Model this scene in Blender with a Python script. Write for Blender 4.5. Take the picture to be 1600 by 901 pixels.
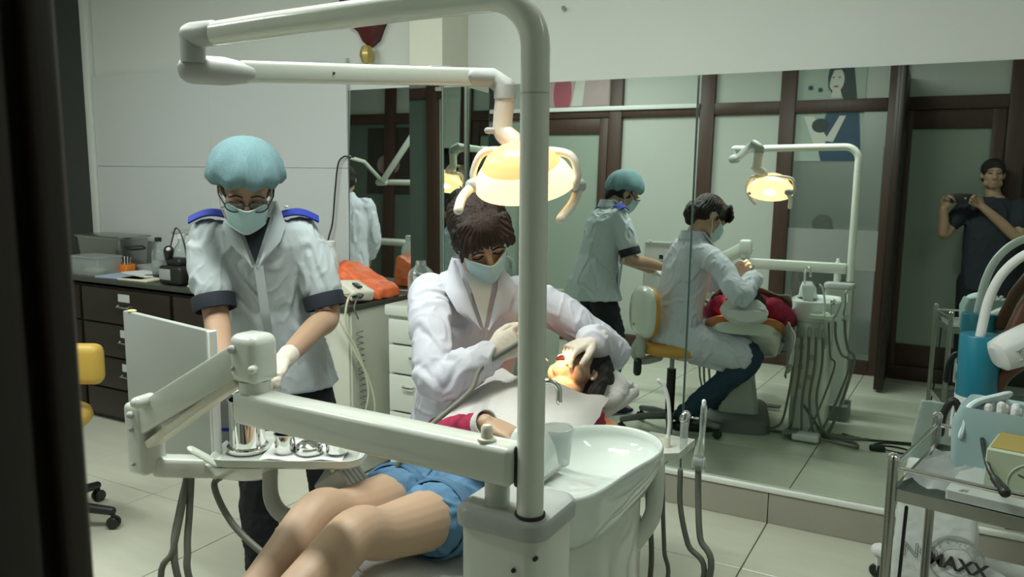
import bpy, bmesh, math, random
import numpy as np
from mathutils import Vector, Matrix, noise

# ---------------------------------------------------------------- scene reset
for _o in list(bpy.data.objects):
    bpy.data.objects.remove(_o, do_unlink=True)
SC = bpy.context.scene
COL = SC.collection
random.seed(7)

# ---------------------------------------------------------------- camera
def V(*a):
    return Vector(a)
EYE = V(0, 0, 1.5)
FPX = 1274.0
def _cam():
    y, p, r = math.radians(-28.93), math.radians(-8.31), math.radians(0.467)
    fw = V(math.sin(y) * math.cos(p), math.cos(y) * math.cos(p), math.sin(p))
    rt = V(math.cos(y), -math.sin(y), 0)
    up = rt.cross(fw)
    return math.cos(r) * rt + math.sin(r) * up, -math.sin(r) * rt + math.cos(r) * up, fw
CR, CU, CF = _cam()
camd = bpy.data.cameras.new('camera')
camo = bpy.data.objects.new('camera', camd)
COL.objects.link(camo)
camd.sensor_width = 36.0
camd.lens = FPX / 1600.0 * 36.0
camd.clip_start = 0.01
camd.dof.use_dof = True
camd.dof.focus_distance = 2.4
camd.dof.aperture_fstop = 9.0
camo.matrix_world = Matrix(((CR.x, CU.x, -CF.x, EYE.x), (CR.y, CU.y, -CF.y, EYE.y), (CR.z, CU.z, -CF.z, EYE.z), (0, 0, 0, 1)))
SC.camera = camo
def at(px, py, d):
    """measured point: photo pixel plus its distance along the view axis in metres"""
    return EYE + d * ((px - 800) / FPX * CR - (py - 450.5) / FPX * CU + CF)

# ---------------------------------------------------------------- world, light, exposure
W = bpy.data.worlds.new('world')
SC.world = W
W.use_nodes = True
W.node_tree.nodes['Background'].inputs[0].default_value = (0.55, 0.66, 0.58, 1)
W.node_tree.nodes['Background'].inputs[1].default_value = 0.05
SC.view_settings.view_transform = 'Standard'
SC.view_settings.look = 'None'
SC.view_settings.gamma = 1.0
SC.view_settings.use_curve_mapping = False
SC.view_settings.exposure = -0.18
LIGHT_COL = (0.95, 1.0, 0.94)
LIGHTS = [(-1.35, 1.55, 1.25, 58), (-3.75, 1.5, 1.25, 34), (-3.0, 0.55, 1.25, 28), (1.0, 1.9, 1.0, 5)]   # x, y, length, watts of the ceiling battens
CEIL = 2.95

# ---------------------------------------------------------------- materials
MATS = {}
def mat(name, col, rough=0.5, metal=0.0, var=0.06, vscale=6.0, bump=0.0, bscale=60.0, emit=None, estr=0.0, trans=0.0, ior=1.45, coat=0.0, sss=0.0, stretch=None, spec=0.5, alpha=1.0):
    if name in MATS:
        return MATS[name]
    m = bpy.data.materials.new(name)
    m.use_nodes = True
    nt = m.node_tree
    b = nt.nodes['Principled BSDF']
    b.inputs['Roughness'].default_value = rough
    b.inputs['Metallic'].default_value = metal
    b.inputs['Specular IOR Level'].default_value = spec
    b.inputs['IOR'].default_value = ior
    b.inputs['Coat Weight'].default_value = coat
    b.inputs['Transmission Weight'].default_value = trans
    b.inputs['Alpha'].default_value = alpha
    if sss:
        b.inputs['Subsurface Weight'].default_value = sss
        b.inputs['Subsurface Radius'].default_value = (0.02, 0.008, 0.004)
        b.inputs['Subsurface Scale'].default_value = 0.3
    tc = nt.nodes.new('ShaderNodeTexCoord')
    mp = nt.nodes.new('ShaderNodeMapping')
    nt.links.new(tc.outputs['Object'], mp.inputs[0])
    if stretch:
        mp.inputs['Scale'].default_value = stretch
    if var > 0:
        n = nt.nodes.new('ShaderNodeTexNoise')
        n.inputs['Scale'].default_value = vscale
        n.inputs['Detail'].default_value = 4
        nt.links.new(mp.outputs[0], n.inputs['Vector'])
        mx = nt.nodes.new('ShaderNodeMix')
        mx.data_type = 'RGBA'
        mx.inputs[6].default_value = tuple(max(0, c * (1 - var)) for c in col[:3]) + (1,)
        mx.inputs[7].default_value = tuple(min(1, c * (1 + var)) for c in col[:3]) + (1,)
        nt.links.new(n.outputs['Fac'], mx.inputs[0])
        nt.links.new(mx.outputs[2], b.inputs['Base Color'])
    else:
        b.inputs['Base Color'].default_value = tuple(col[:3]) + (1,)
    if bump > 0:
        n2 = nt.nodes.new('ShaderNodeTexNoise')
        n2.inputs['Scale'].default_value = bscale
        n2.inputs['Detail'].default_value = 5
        nt.links.new(mp.outputs[0], n2.inputs['Vector'])
        bp = nt.nodes.new('ShaderNodeBump')
        bp.inputs['Strength'].default_value = bump
        bp.inputs['Distance'].default_value = 0.01
        nt.links.new(n2.outputs['Fac'], bp.inputs['Height'])
        nt.links.new(bp.outputs[0], b.inputs['Normal'])
    if emit:
        b.inputs['Emission Color'].default_value = tuple(emit) + (1,)
        b.inputs['Emission Strength'].default_value = estr
    MATS[name] = m
    return m

def M_(n):
    return MATS[n]
mat('wall_paint', (.60, .635, .595), .75, var=.04, vscale=1.5, bump=.05, bscale=90)
mat('wall_panel', (.57, .60, .595), .35, var=.03, vscale=2, bump=.02, bscale=30)
mat('ceiling_paint', (.72, .74, .70), .9)
mat('floor_tile', (.56, .57, .47), .22, var=.10, vscale=3, stretch=(1, 5, 1), bump=.015, bscale=40)
mat('grout', (.23, .23, .19), .9)
mat('plinth_tile', (.34, .33, .27), .4, var=.1, vscale=4)
mat('ledge_white', (.70, .72, .66), .4)
mat('mirror', (.70, .78, .73), .012, 1.0, var=0)
mat('mirror_edge', (.10, .16, .14), .2)
mat('dark_wood', (.058, .030, .021), .45, var=.35, vscale=5, stretch=(8, 8, .6), bump=.05, bscale=50)
mat('shaded_door_wood', (.018, .010, .007), .42, var=.5, vscale=6, stretch=(10, 10, .5), bump=.12, bscale=40)  # near-black base colour stands in for the shadow on the door leaf
mat('frosted', (.45, .48, .44), .5, var=.05, vscale=1.2)
mat('frosted_green', (.29, .345, .29), .35, var=.08, vscale=1.5)
mat('glass_pane', (.5, .6, .55), .03, var=0, alpha=.10)
mat('frosted_dim', (.10, .13, .11), .4, var=.08, vscale=1.5)  # green frosted pane darkened in colour against the batten's light
mat('film_band', (.30, .32, .30), .6, var=.05)
mat('dark_glass', (.03, .04, .035), .15, var=.1)
mat('dark_panel', (.045, .050, .045), .6)
mat('cream_paint', (.62, .63, .54), .7)
mat('enamel', (.63, .67, .60), .22, var=.02, coat=.4)
mat('enamel_grey', (.42, .45, .42), .35, var=.04)
mat('joint_grey', (.40, .42, .40), .4, var=.05)
mat('ivory', (.72, .70, .58), .35, var=.03)
mat('ceramic', (.66, .73, .69), .10, var=.02, coat=.6)
mat('chrome', (.75, .76, .74), .09, 1.0, var=.03)
mat('steel', (.42, .43, .40), .28, 1.0, var=.08, vscale=20, stretch=(1, 1, 20))
mat('black_plastic', (.016, .018, .016), .4, var=.2)
mat('grey_hose', (.15, .16, .13), .5, var=.08)
mat('pale_hose', (.52, .54, .40), .5, var=.05)
mat('base_grey', (.16, .17, .16), .5)
mat('hole', (.03, .03, .03), .8, var=0)
mat('coat_white', (.58, .60, .67), .85, var=.05, vscale=3, bump=.12, bscale=220)
mat('tunic', (.45, .51, .53), .85, var=.06, vscale=3, bump=.12, bscale=220)
mat('tunic_trim', (.010, .014, .022), .8, var=.15)
mat('blue_strap', (.015, .035, .30), .7, var=.15)
mat('trouser_black', (.010, .012, .016), .9, var=.3, bump=.2, bscale=120)
mat('jeans', (.016, .04, .065), .85, var=.3, bump=.2, bscale=200)
mat('denim', (.10, .22, .36), .85, var=.22, vscale=25, bump=.25, bscale=300)
mat('skin', (.46, .29, .19), .5, var=.07, vscale=9, sss=.12, bump=.03, bscale=150)
mat('skin_tan', (.40, .26, .17), .5, var=.07, vscale=9, sss=.1, bump=.03, bscale=150)
mat('skin_leg', (.50, .34, .23), .48, var=.08, vscale=6, sss=.12, bump=.02, bscale=120)
mat('glove', (.66, .61, .52), .5, var=.05, vscale=30, bump=.12, bscale=90)
mat('hair', (.012, .009, .007), .45, var=.5, vscale=30, stretch=(14, 14, 2), bump=.5, bscale=60)
mat('hair_brown', (.022, .012, .008), .45, var=.5, vscale=30, stretch=(14, 14, 2), bump=.5, bscale=60)
mat('mask', (.42, .63, .66), .85, var=.05, vscale=10, bump=.1, bscale=200)
mat('mask_edge', (.62, .74, .74), .85)
mat('cap', (.15, .265, .29), .85, var=.18, vscale=18, stretch=(6, 6, 1), bump=.35, bscale=60)
mat('red_cloth', (.36, .02, .07), .85, var=.15, bump=.15, bscale=150)
mat('towel', (.63, .63, .61), .95, var=.04, bump=.35, bscale=180)
mat('orange_vinyl', (.50, .17, .05), .38, var=.08, vscale=12)
mat('yellow_vinyl', (.55, .36, .07), .42, var=.08, vscale=8)
mat('amber_vinyl', (.58, .30, .06), .40, var=.10, vscale=10)
mat('cabinet_wood', (.022, .016, .011), .40, var=.35, vscale=4, stretch=(1, 8, 8))
mat('counter_top', (.05, .055, .045), .35, var=.3, vscale=30)
mat('laminate', (.60, .62, .53), .4, var=.03)
mat('label_card', (.50, .52, .50), .6)
mat('paper', (.68, .70, .68), .8, var=.04)
mat('paper_cream', (.66, .66, .48), .8, var=.05)
mat('paper_blue', (.32, .40, .50), .7, var=.08)
mat('orange_plastic', (.75, .22, .03), .4, var=.05)
mat('orange_bag', (.80, .16, .05), .45, var=.15, vscale=12, bump=.5, bscale=30)
mat('teal_plastic', (.05, .25, .22), .4)
mat('green_liquid', (.22, .34, .12), .2)
mat('clear', (.86, .92, .90), .04, trans=.92, ior=1.3, var=0)
mat('clear_soft', (.75, .80, .78), .2, trans=.75, ior=1.25, var=0)
mat('water', (.55, .62, .60), .05, trans=.8, ior=1.33, var=0)
mat('white_plastic', (.70, .72, .70), .35, var=.03)
mat('bag_white', (.60, .64, .62), .45, var=.08, vscale=5, bump=.4, bscale=14)
mat('print_black', (.03, .03, .03), .6, var=0)
mat('print_grey', (.30, .32, .31), .6, var=0)
mat('blue_cyl', (.015, .19, .27), .35, var=.05)
mat('teal_wrap', (.27, .39, .39), .5, var=.1)
mat('olive_card', (.33, .26, .07), .6, var=.08)
mat('box_print', (.40, .47, .33), .6, var=.06)
mat('lamp_shell', (.72, .66, .55), .3, var=.03, coat=.3)
mat('lamp_amber', (.75, .36, .12), .25, var=.1, emit=(1, .42, .10), estr=.45)
mat('lamp_glow', (.9, .75, .45), .3, var=0, emit=(1, .64, .30), estr=2.1)
mat('lamp_shade', (.8, .45, .2), .3, var=0, emit=(1, .46, .16), estr=1.25)
mat('lamp_hot', (1, .9, .6), .3, var=0, emit=(1, .84, .52), estr=16.0)
mat('tube_light', (.9, .95, .9), .3, var=0, emit=(.92, 1, .92), estr=9.0)
mat('poster_dark', (.035, .028, .022), .5, var=.3, vscale=5)
mat('sign_red', (.075, .010, .009), .35, var=.3, vscale=8)
mat('brass', (.62, .50, .18), .3, .8, var=.15)
mat('navy', (.012, .022, .06), .85, var=.2)
mat('shirt_dark', (.02, .024, .034), .85, var=.2)
mat('pink_shirt', (.36, .28, .30), .85, var=.1)
mat('poster_grey', (.34, .42, .36), .5, var=.08)
mat('poster_pink', (.42, .32, .32), .5, var=.1)
mat('poster_red', (.34, .09, .12), .5, var=.2)
mat('poster_skin', (.55, .56, .50), .5, var=.06)
mat('poster_hair', (.02, .035, .035), .5)
mat('poster_navy', (.02, .06, .11), .5, var=.15)
mat('poster_rose', (.30, .22, .20), .5, var=.35, vscale=10)
mat('brown_arm', (.09, .035, .018), .4, var=.25, vscale=8)
mat('film_black', (.012, .014, .014), .25, var=.2)
mat('lens', (.8, .85, .85), .03, trans=.9, ior=1.1, var=0)
mat('yellow_dot', (.55, .58, .22), .5)

# ---------------------------------------------------------------- mesh toolkit
def cr(pts, n=6):
    """smooth curve through points"""
    P = [Vector(p) for p in pts]
    if len(P) < 3:
        return P
    out = []
    for i in range(len(P) - 1):
        p0 = P[i - 1] if i else P[0] * 2 - P[1]
        p1, p2 = P[i], P[i + 1]
        p3 = P[i + 2] if i + 2 < len(P) else P[-1] * 2 - P[-2]
        for k in range(n):
            t = k / n
            out.append(.5 * ((2 * p1) + (p2 - p0) * t + (2 * p0 - 5 * p1 + 4 * p2 - p3) * t * t + (3 * p1 - p0 - 3 * p2 + p3) * t ** 3))
    out.append(P[-1])
    return out

def crr(rad, n=6):
    return [v.x for v in cr([V(r, 0, 0) for r in rad], n)] if len(rad) > 2 else list(rad)

class MB:
    def __init__(s):
        s.v, s.f = [], []
    def add(s, vs, fs):
        o = len(s.v)
        s.v += [Vector(v) for v in vs]
        s.f += [tuple(i + o for i in f) for f in fs]
        return s
    def box(s, c, size, r=0.0, seg=2, rot=None, R=None):
        bm = bmesh.new()
        bmesh.ops.create_cube(bm, size=1.0)
        for v in bm.verts:
            v.co = Vector((v.co.x * size[0], v.co.y * size[1], v.co.z * size[2]))
        if r > 0:
            bmesh.ops.bevel(bm, geom=list(bm.edges), offset=min(r, min(size) * .49), segments=seg, profile=.5, affect='EDGES')
        bm.verts.index_update()
        mx = Matrix.Identity(3)
        if rot is not None:
            mx = Matrix.Rotation(rot, 3, 'Z')
        if R is not None:
            mx = R
        c = Vector(c)
        s.add([mx @ v.co + c for v in bm.verts], [tuple(v.index for v in f.verts) for f in bm.faces])
        bm.free()
        return s
    def tube(s, pts, rad, n=12, round_ends=True, flat=None):
        P = [Vector(p) for p in pts]
        k = len(P)
        if not isinstance(rad, (list, tuple)):
            rad = [rad] * k
        T = []
        for i in range(k):
            a = P[min(i + 1, k - 1)] - P[max(i - 1, 0)]
            T.append(a.normalized() if a.length > 1e-9 else V(0, 0, 1))
        ref = V(0, 0, 1) if abs(T[0].z) < .9 else V(1, 0, 0)
        nrm = (ref - T[0] * ref.dot(T[0])).normalized()
        rings = []
        for i in range(k):
            if i:
                nrm = (nrm - T[i] * nrm.dot(T[i]))
                nrm = nrm.normalized() if nrm.length > 1e-6 else T[i].orthogonal().normalized()
            rings.append((P[i], nrm.copy(), T[i].cross(nrm), rad[i]))
        if round_ends:
            pre, post = [], []
            for a in (80, 55, 28):
                c0, n0, b0, r0 = rings[0]
                pre.append((c0 - T[0] * r0 * math.sin(math.radians(a)), n0, b0, r0 * math.cos(math.radians(a))))
                c1, n1, b1, r1 = rings[-1]
                post.insert(0, (c1 + T[-1] * r1 * math.sin(math.radians(a)), n1, b1, r1 * math.cos(math.radians(a))))
            rings = pre + rings + post
        vs, fs = [], []
        fx, fy = flat if flat else (1, 1)
        for (c, a, b, r) in rings:
            for j in range(n):
                t = 2 * math.pi * j / n
                vs.append(c + a * (math.cos(t) * r * fx) + b * (math.sin(t) * r * fy))
        m = len(rings)
        for i in range(m - 1):
            for j in range(n):
                j2 = (j + 1) % n
                fs.append((i * n + j, i * n + j2, (i + 1) * n + j2, (i + 1) * n + j))
        fs.append(tuple(reversed(range(n))))
        fs.append(tuple((m - 1) * n + j for j in range(n)))
        return s.add(vs, fs)
    def loft(s, rings, cap=True, closed=True):
        n = len(rings[0])
        vs = [Vector(p) for r in rings for p in r]
        fs = []
        for i in range(len(rings) - 1):
            for j in range(n if closed else n - 1):
                j2 = (j + 1) % n
                fs.append((i * n + j, i * n + j2, (i + 1) * n + j2, (i + 1) * n + j))
        if cap:
            fs.append(tuple(reversed(range(n))))
            fs.append(tuple((len(rings) - 1) * n + j for j in range(n)))
        return s.add(vs, fs)
    def lathe(s, prof, c, n=32, R=None):
        c = Vector(c)
        mx = R if R is not None else Matrix.Identity(3)
        vs, fs = [], []
        for (r, z) in prof:
            for j in range(n):
                t = 2 * math.pi * j / n
                vs.append(mx @ V(r * math.cos(t), r * math.sin(t), z) + c)
        for i in range(len(prof) - 1):
            for j in range(n):
                j2 = (j + 1) % n
                fs.append((i * n + j, i * n + j2, (i + 1) * n + j2, (i + 1) * n + j))
        if prof[0][0] > 1e-6:
            fs.append(tuple(reversed(range(n))))
        if prof[-1][0] > 1e-6:
            fs.append(tuple((len(prof) - 1) * n + j for j in range(n)))
        return s.add(vs, fs)
    def prism(s, poly, z0, z1):
        n = len(poly)
        vs = [V(p[0], p[1], z0) for p in poly] + [V(p[0], p[1], z1) for p in poly]
        fs = [(i, (i + 1) % n, n + (i + 1) % n, n + i) for i in range(n)] + [tuple(reversed(range(n))), tuple(range(n, 2 * n))]
        return s.add(vs, fs)
    def slab(s, pts, th):
        """flat polygon in space given thickness along its normal"""
        P = [Vector(p) for p in pts]
        nn = (P[1] - P[0]).cross(P[2] - P[0]).normalized() * th
        n = len(P)
        return s.add(P + [p + nn for p in P], [(i, (i + 1) % n, n + (i + 1) % n, n + i) for i in range(n)] + [tuple(reversed(range(n))), tuple(range(n, 2 * n))])
    def ell(s, c, rad, fr=None, n=20, m=12):
        c = Vector(c)
        A, B, C_ = fr if fr else (V(1, 0, 0), V(0, 1, 0), V(0, 0, 1))
        vs, fs = [], []
        for i in range(m + 1):
            ph = math.pi * (i + .001 if i == 0 else (i - .001 if i == m else i)) / m
            for j in range(n):
                t = 2 * math.pi * j / n
                vs.append(c + A * (rad[0] * math.sin(ph) * math.cos(t)) + B * (rad[1] * math.sin(ph) * math.sin(t)) + C_ * (rad[2] * math.cos(ph)))
        for i in range(m):
            for j in range(n):
                j2 = (j + 1) % n
                fs.append((i * n + j, (i + 1) * n + j, (i + 1) * n + j2, i * n + j2))
        fs.append(tuple(range(n)))
        fs.append(tuple(reversed([m * n + j for j in range(n)])))
        return s.add(vs, fs)
    def sheet(s, grid, th):
        """grid of points (rows) thickened into a closed cloth"""
        R_, C_ = len(grid), len(grid[0])
        top = [[Vector(p) for p in r] for r in grid]
        bot = []
        for i in range(R_):
            row = []
            for j in range(C_):
                du = top[min(i + 1, R_ - 1)][j] - top[max(i - 1, 0)][j]
                dv = top[i][min(j + 1, C_ - 1)] - top[i][max(j - 1, 0)]
                nn = du.cross(dv)
                nn = nn.normalized() if nn.length > 1e-9 else V(0, 0, 1)
                row.append(top[i][j] + nn * th)
            bot.append(row)
        vs = [p for r in top for p in r] + [p for r in bot for p in r]
        K = R_ * C_
        fs = []
        for i in range(R_ - 1):
            for j in range(C_ - 1):
                a = i * C_ + j
                fs.append((a, a + C_, a + C_ + 1, a + 1))
                fs.append((K + a, K + a + 1, K + a + C_ + 1, K + a + C_))
        for i in range(R_ - 1):
            a, b = i * C_, (i + 1) * C_
            fs.append((a, K + a, K + b, b))
            a, b = i * C_ + C_ - 1, (i + 1) * C_ + C_ - 1
            fs.append((a, b, K + b, K + a))
        for j in range(C_ - 1):
            fs.append((j, j + 1, K + j + 1, K + j))
            a = (R_ - 1) * C_ + j
            fs.append((a, K + a, K + a + 1, a + 1))
        return s.add(vs, fs)
    def mesh(s, name):
        me = bpy.data.meshes.new(name)
        me.from_pydata([tuple(v) for v in s.v], [], s.f)
        bm = bmesh.new()
        bm.from_mesh(me)
        bmesh.ops.recalc_face_normals(bm, faces=bm.faces)
        bm.to_mesh(me)
        bm.free()
        return me
    def build(s, name, m, parent=None, angle=38):
        me = s.mesh(name)
        return link(name, me, m, parent, angle)

def link(name, me, m, parent=None, angle=38):
    me.materials.clear()
    me.materials.append(M_(m) if isinstance(m, str) else m)
    me.shade_smooth()
    me.set_sharp_from_angle(angle=math.radians(angle))
    o = bpy.data.objects.new(name, me)
    COL.objects.link(o)
    if parent is not None:
        setpar(o, parent)
    return o

def setpar(o, parent):
    o.parent = parent
    if parent.type == 'EMPTY':
        o.matrix_parent_inverse = Matrix.Translation(-parent.location)

def thing(name, label, cat, loc, group=None):
    o = bpy.data.objects.new(name, None)
    COL.objects.link(o)
    o.empty_display_size = .05
    o.location = Vector(loc)
    return tag(o, label, cat, group)

def tag(o, label, cat, group=None):
    o['label'] = label
    o['category'] = cat
    if group:
        o['group'] = group
    return o

def struct(o):
    o['kind'] = 'structure'
    return o

def mapm(fn, me):
    n = len(me.vertices)
    co = np.empty(n * 3)
    no = np.empty(n * 3)
    me.vertices.foreach_get('co', co)
    me.vertices.foreach_get('normal', no)
    co = co.reshape(-1, 3)
    no = no.reshape(-1, 3)
    for i in range(n):
        p = Vector(co[i])
        co[i] = p + Vector(no[i]) * fn(p)
    me.vertices.foreach_set('co', co.reshape(-1))
    me.update()

def blob(name, mb, m, parent=None, voxel=.008, smooth=4, disp=None, factor=.5):
    """one continuous skin grown around overlapping volumes"""
    me = mb.mesh(name + '_src')
    t = bpy.data.objects.new(name + '_src', me)
    COL.objects.link(t)
    r = t.modifiers.new('r', 'REMESH')
    r.mode = 'VOXEL'
    r.voxel_size = voxel
    if smooth:
        sm = t.modifiers.new('s', 'SMOOTH')
        sm.factor = factor
        sm.iterations = smooth
    dg = bpy.context.evaluated_depsgraph_get()
    me2 = bpy.data.meshes.new_from_object(t.evaluated_get(dg))
    me2.name = name
    bpy.data.objects.remove(t, do_unlink=True)
    bpy.data.meshes.remove(me)
    if disp:
        mapm(disp, me2)
    return link(name, me2, m, parent, 180)

def ring(c, ax, ay, rx, ry, n=20, sq=2.0):
    """super-ellipse ring"""
    out = []
    for j in range(n):
        t = 2 * math.pi * j / n
        ct, st = math.cos(t), math.sin(t)
        x = math.copysign(abs(ct) ** (2 / sq), ct) * rx
        y = math.copysign(abs(st) ** (2 / sq), st) * ry
        out.append(Vector(c) + ax * x + ay * y)
    return out

def rrect(x0, x1, y0, y1, r, k=5):
    out = []
    for (cx, cy, a0) in ((x1 - r, y1 - r, 0), (x0 + r, y1 - r, 90), (x0 + r, y0 + r, 180), (x1 - r, y0 + r, 270)):
        for i in range(k + 1):
            a = math.radians(a0 + 90 * i / k)
            out.append((cx + r * math.cos(a), cy + r * math.sin(a)))
    return out

def copy_tree(o, parent=None):
    c = o.copy()
    COL.objects.link(c)
    if parent is not None:
        c.parent = parent
        c.matrix_parent_inverse = o.matrix_parent_inverse.copy()
    for ch in list(o.children):
        copy_tree(ch, c)
    return c

def bar(mb, a, b, w, h, r=0.0, up=V(0, 0, 1), seg=2):
    """box beam from a to b, w across, h along up"""
    a, b = Vector(a), Vector(b)
    d = (b - a)
    L = d.length
    d.normalize()
    s_ = d.cross(up).normalized()
    u = s_.cross(d)
    R = Matrix((d, s_, u)).transposed()
    return mb.box((a + b) / 2, (L, w, h), r, seg, R=R)
# ================================================================ the room
XL, XR, YF, YB = -7.0, 1.9, -0.42, 3.53
# floor: slab of grout with separate tiles
fl = struct(MB().box(((XL + XR) / 2, 0.9, -.06), (XR - XL, 5.9, .1)).build('floor', 'grout'))
T = .637
tile_me = MB().box((0, 0, 0), (T - .005, T - .005, .012), .0015, 1).mesh('tile')
tile_me.materials.append(M_('floor_tile'))
ix0, ix1 = math.floor((XL + .644) / T), math.ceil((XR + .644) / T)
iy0, iy1 = math.floor((-2.05 - 2.987) / T), math.ceil((3.5 - 2.987) / T)
for ix in range(ix0, ix1):
    for iy in range(iy0, iy1):
        o = bpy.data.objects.new('tile', tile_me)
        COL.objects.link(o)
        o.location = (-.644 + (ix + .5) * T, 2.987 + (iy + .5) * T, -.006)
        o.parent = fl
struct(MB().box(((XL + XR) / 2, 1.55, CEIL + .05), (XR - XL, 4.1, .1)).build('ceiling', 'ceiling_paint'))
wb = struct(MB().box(((XL + XR) / 2, YB + .06, CEIL / 2), (XR - XL, .12, CEIL)).build('wall_back', 'wall_paint'))
struct(MB().box((XL - .05, 1.55, CEIL / 2), (.1, 4.1, CEIL)).build('wall_left', 'wall_paint'))
struct(MB().box((XR + .05, 1.55, CEIL / 2), (.1, 4.1, CEIL)).build('wall_right', 'wall_paint'))
# smooth boards facing the left part of the back wall, joint at eye height
pn = 0
for (xa, xb) in ((-5.13, -4.03), (-4.03, -2.965)):
    for (za, zb) in ((.0, 1.497), (1.5, 2.083)):
        MB().box(((xa + xb) / 2, YB - .015, (za + zb) / 2), (xb - xa - .0006, .03, zb - za + .001), .0008, 1).build('panel', 'wall_panel', wb)
struct(MB().box((-5.165, YB - .025, CEIL / 2), (.06, .05, CEIL), .006).build('trim_1', 'wall_paint'))
struct(MB().box((-5.9, YB - .02, 1.3), (1.38, .04, 2.6)).build('door_1', 'dark_panel'))
# pilaster between the mirrors
struct(MB().box((-2.305, 3.42, CEIL / 2), (.19, .24, CEIL), .003, 1).build('wall_pilaster', 'cream_paint'))
# tiled plinth and white ledge below the mirrors
bb = struct(MB().box((-.15, 3.50, .069), (4.1, .06, .138)).build('baseboard_back', 'grout'))
xs = [-2.2] + [-.644 + k * T for k in range(-2, 4)] + [1.85]
for a, b in zip(xs, xs[1:]):
    MB().box(((a + b) / 2, 3.463, .068), (b - a - .004, .014, .134), .001, 1).build('plinth_tile', 'plinth_tile', bb)
struct(MB().box((-.15, 3.478, .149), (4.1, .062, .022), .005).build('trim_2', 'ledge_white'))
struct(MB().box((-2.68, 3.50, .08), (.56, .06, .155), .004).build('baseboard_corner', 'ledge_white'))

# mirrors lean back a little on the ledge
def lean(z):
    return 3.472 + (z - .16) * math.tan(math.radians(1.5))
def mirror(x0, x1, label, zt=1.905):
    za = .162
    t = thing('wall_mirror', label, 'mirror', ((x0 + x1) / 2, 3.48, za), 'frameless wall mirrors')
    MB().add([V(x0, lean(za), za), V(x1, lean(za), za), V(x1, lean(zt), zt), V(x0, lean(zt), zt)] +
             [V(x0, lean(za) + .005, za), V(x1, lean(za) + .005, za), V(x1, lean(zt) + .005, zt), V(x0, lean(zt) + .005, zt)],
             [(0, 1, 2, 3), (4, 7, 6, 5), (0, 4, 5, 1), (3, 2, 6, 7), (0, 3, 7, 4), (1, 5, 6, 2)]).build('mirror_glass', 'mirror', t)
    for x, s in ((x0, 1), (x1, -1)):
        bar(MB(), V(x + s * .0012, lean(za) - .0005, za), V(x + s * .0012, lean(zt) - .0005, zt), .0024, .003, up=V(0, 1, 0)).build('polished_edge', 'mirror_edge', t)
    return t
mirror(-2.205, -1.041, 'tall frameless wall mirror behind the dentist, next to the pilaster')
mirror(-1.037, .95, 'widest frameless wall mirror, behind the white wash bowl and steel trolley')
mirror(-2.962, -2.402, 'frameless wall mirror above the counter end with the orange bag', 1.915)
t = thing('wall_mirror', 'narrow mirror strip on the front of the pilaster', 'mirror', (-2.305, 3.295, .2), 'frameless wall mirrors')
MB().box((-2.305, 3.297, 1.03), (.188, .005, 1.74)).build('mirror_glass', 'mirror', t)
t = thing('wall_mirror', 'narrow mirror strip on the side of the pilaster, left of the dentist', 'mirror', (-2.206, 3.4, .2), 'frameless wall mirrors')
MB().box((-2.207, 3.395, 1.03), (.005, .18, 1.74)).build('mirror_glass', 'mirror', t)
for y in (3.302, 3.486):
    MB().box((-2.2055, y, 1.03), (.004, .004, 1.74)).build('polished_edge', 'mirror_edge', t)

# ---------------------------------------------------------------- front glazing (seen in the mirrors)
wf = struct(MB().box(((XL + XR) / 2, YF - .06, 2.87), (XR - XL, .12, .16)).build('wall_front', 'wall_paint'))
posts = [-6.55, -5.72, -4.83, -3.95, -3.01, -2.12, -1.415, -.555, .30]
PW = .13
for x in posts:
    MB().box((x, YF - .045, 1.395), (PW, .09, 2.79), .006).build('post', 'dark_wood', wf)
for a, b in zip(posts, posts[1:]):
    x0, x1 = a + PW / 2, b - PW / 2
    xm, w = (x0 + x1) / 2, x1 - x0
    MB().box((xm, YF - .045, 2.262), (w, .08, .105), .005).build('rail', 'dark_wood', wf)
    MB().box((xm, YF - .04, .058), (w, .09, .116), .005).build('rail', 'dark_wood', wf)
    MB().box((xm, YF - .055, 2.555), (w, .008, .48)).build('pane', 'frosted', wf)
    leaf = (a in (-3.95, -.555))
    if leaf:
        for xx in (x0 + .04, x1 - .055):
            MB().box((xx, YF - .05, 1.163), (.09 if xx > xm else .05, .066, 2.088), .004).build('door_stile', 'dark_wood', wf)
        MB().box((xm, YF - .05, 2.133), (w - .004, .056, .148), .004).build('door_rail', 'dark_wood', wf)
        MB().box((xm, YF - .05, .209), (w - .004, .056, .176), .004).build('door_rail', 'dark_wood', wf)
    m = 'frosted_dim' if a in (-6.55, -5.72) else ('frosted_green' if a in (-.555, -3.95, -4.83) else 'frosted')
    if a == -1.415:
        # clear lower pane with a frosted sight band across it
        MB().box((xm, YF - .055, 1.165), (w, .008, 2.09)).build('pane', 'glass_pane', wf)
        MB().box((xm, YF - .049, 1.05), (w, .003, .34)).build('sight_band', 'film_band', wf)
    else:
        MB().box((xm, YF - .055, 1.165), (w, .008, 2.09)).build('pane', m, wf)
# white end wall and beam beside the glazing, dark entrance below it
MB().box((.62, YF - .05, 2.36), (.50, .10, .86), .003).build('beam', 'wall_paint', wf)
MB().box((1.4, YF - .05, 1.4), (1.05, .1, 2.8)).build('end_wall', 'wall_paint', wf)
struct(MB().box((.62, YF - .30, .95), (.6, .02, 1.9)).build('door_2', 'dark_glass'))
for x0, x1 in ((-4.765, -2.19),):  # one long thin white strip in front of the rail
    tag(MB().box(((x0 + x1) / 2, YF + .012, 2.293), (x1 - x0, .025, .04), .004).build('white_strip', 'white_plastic'),
        'long white strip along the dark wooden rail, seen in the mirror', 'strip')
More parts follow.
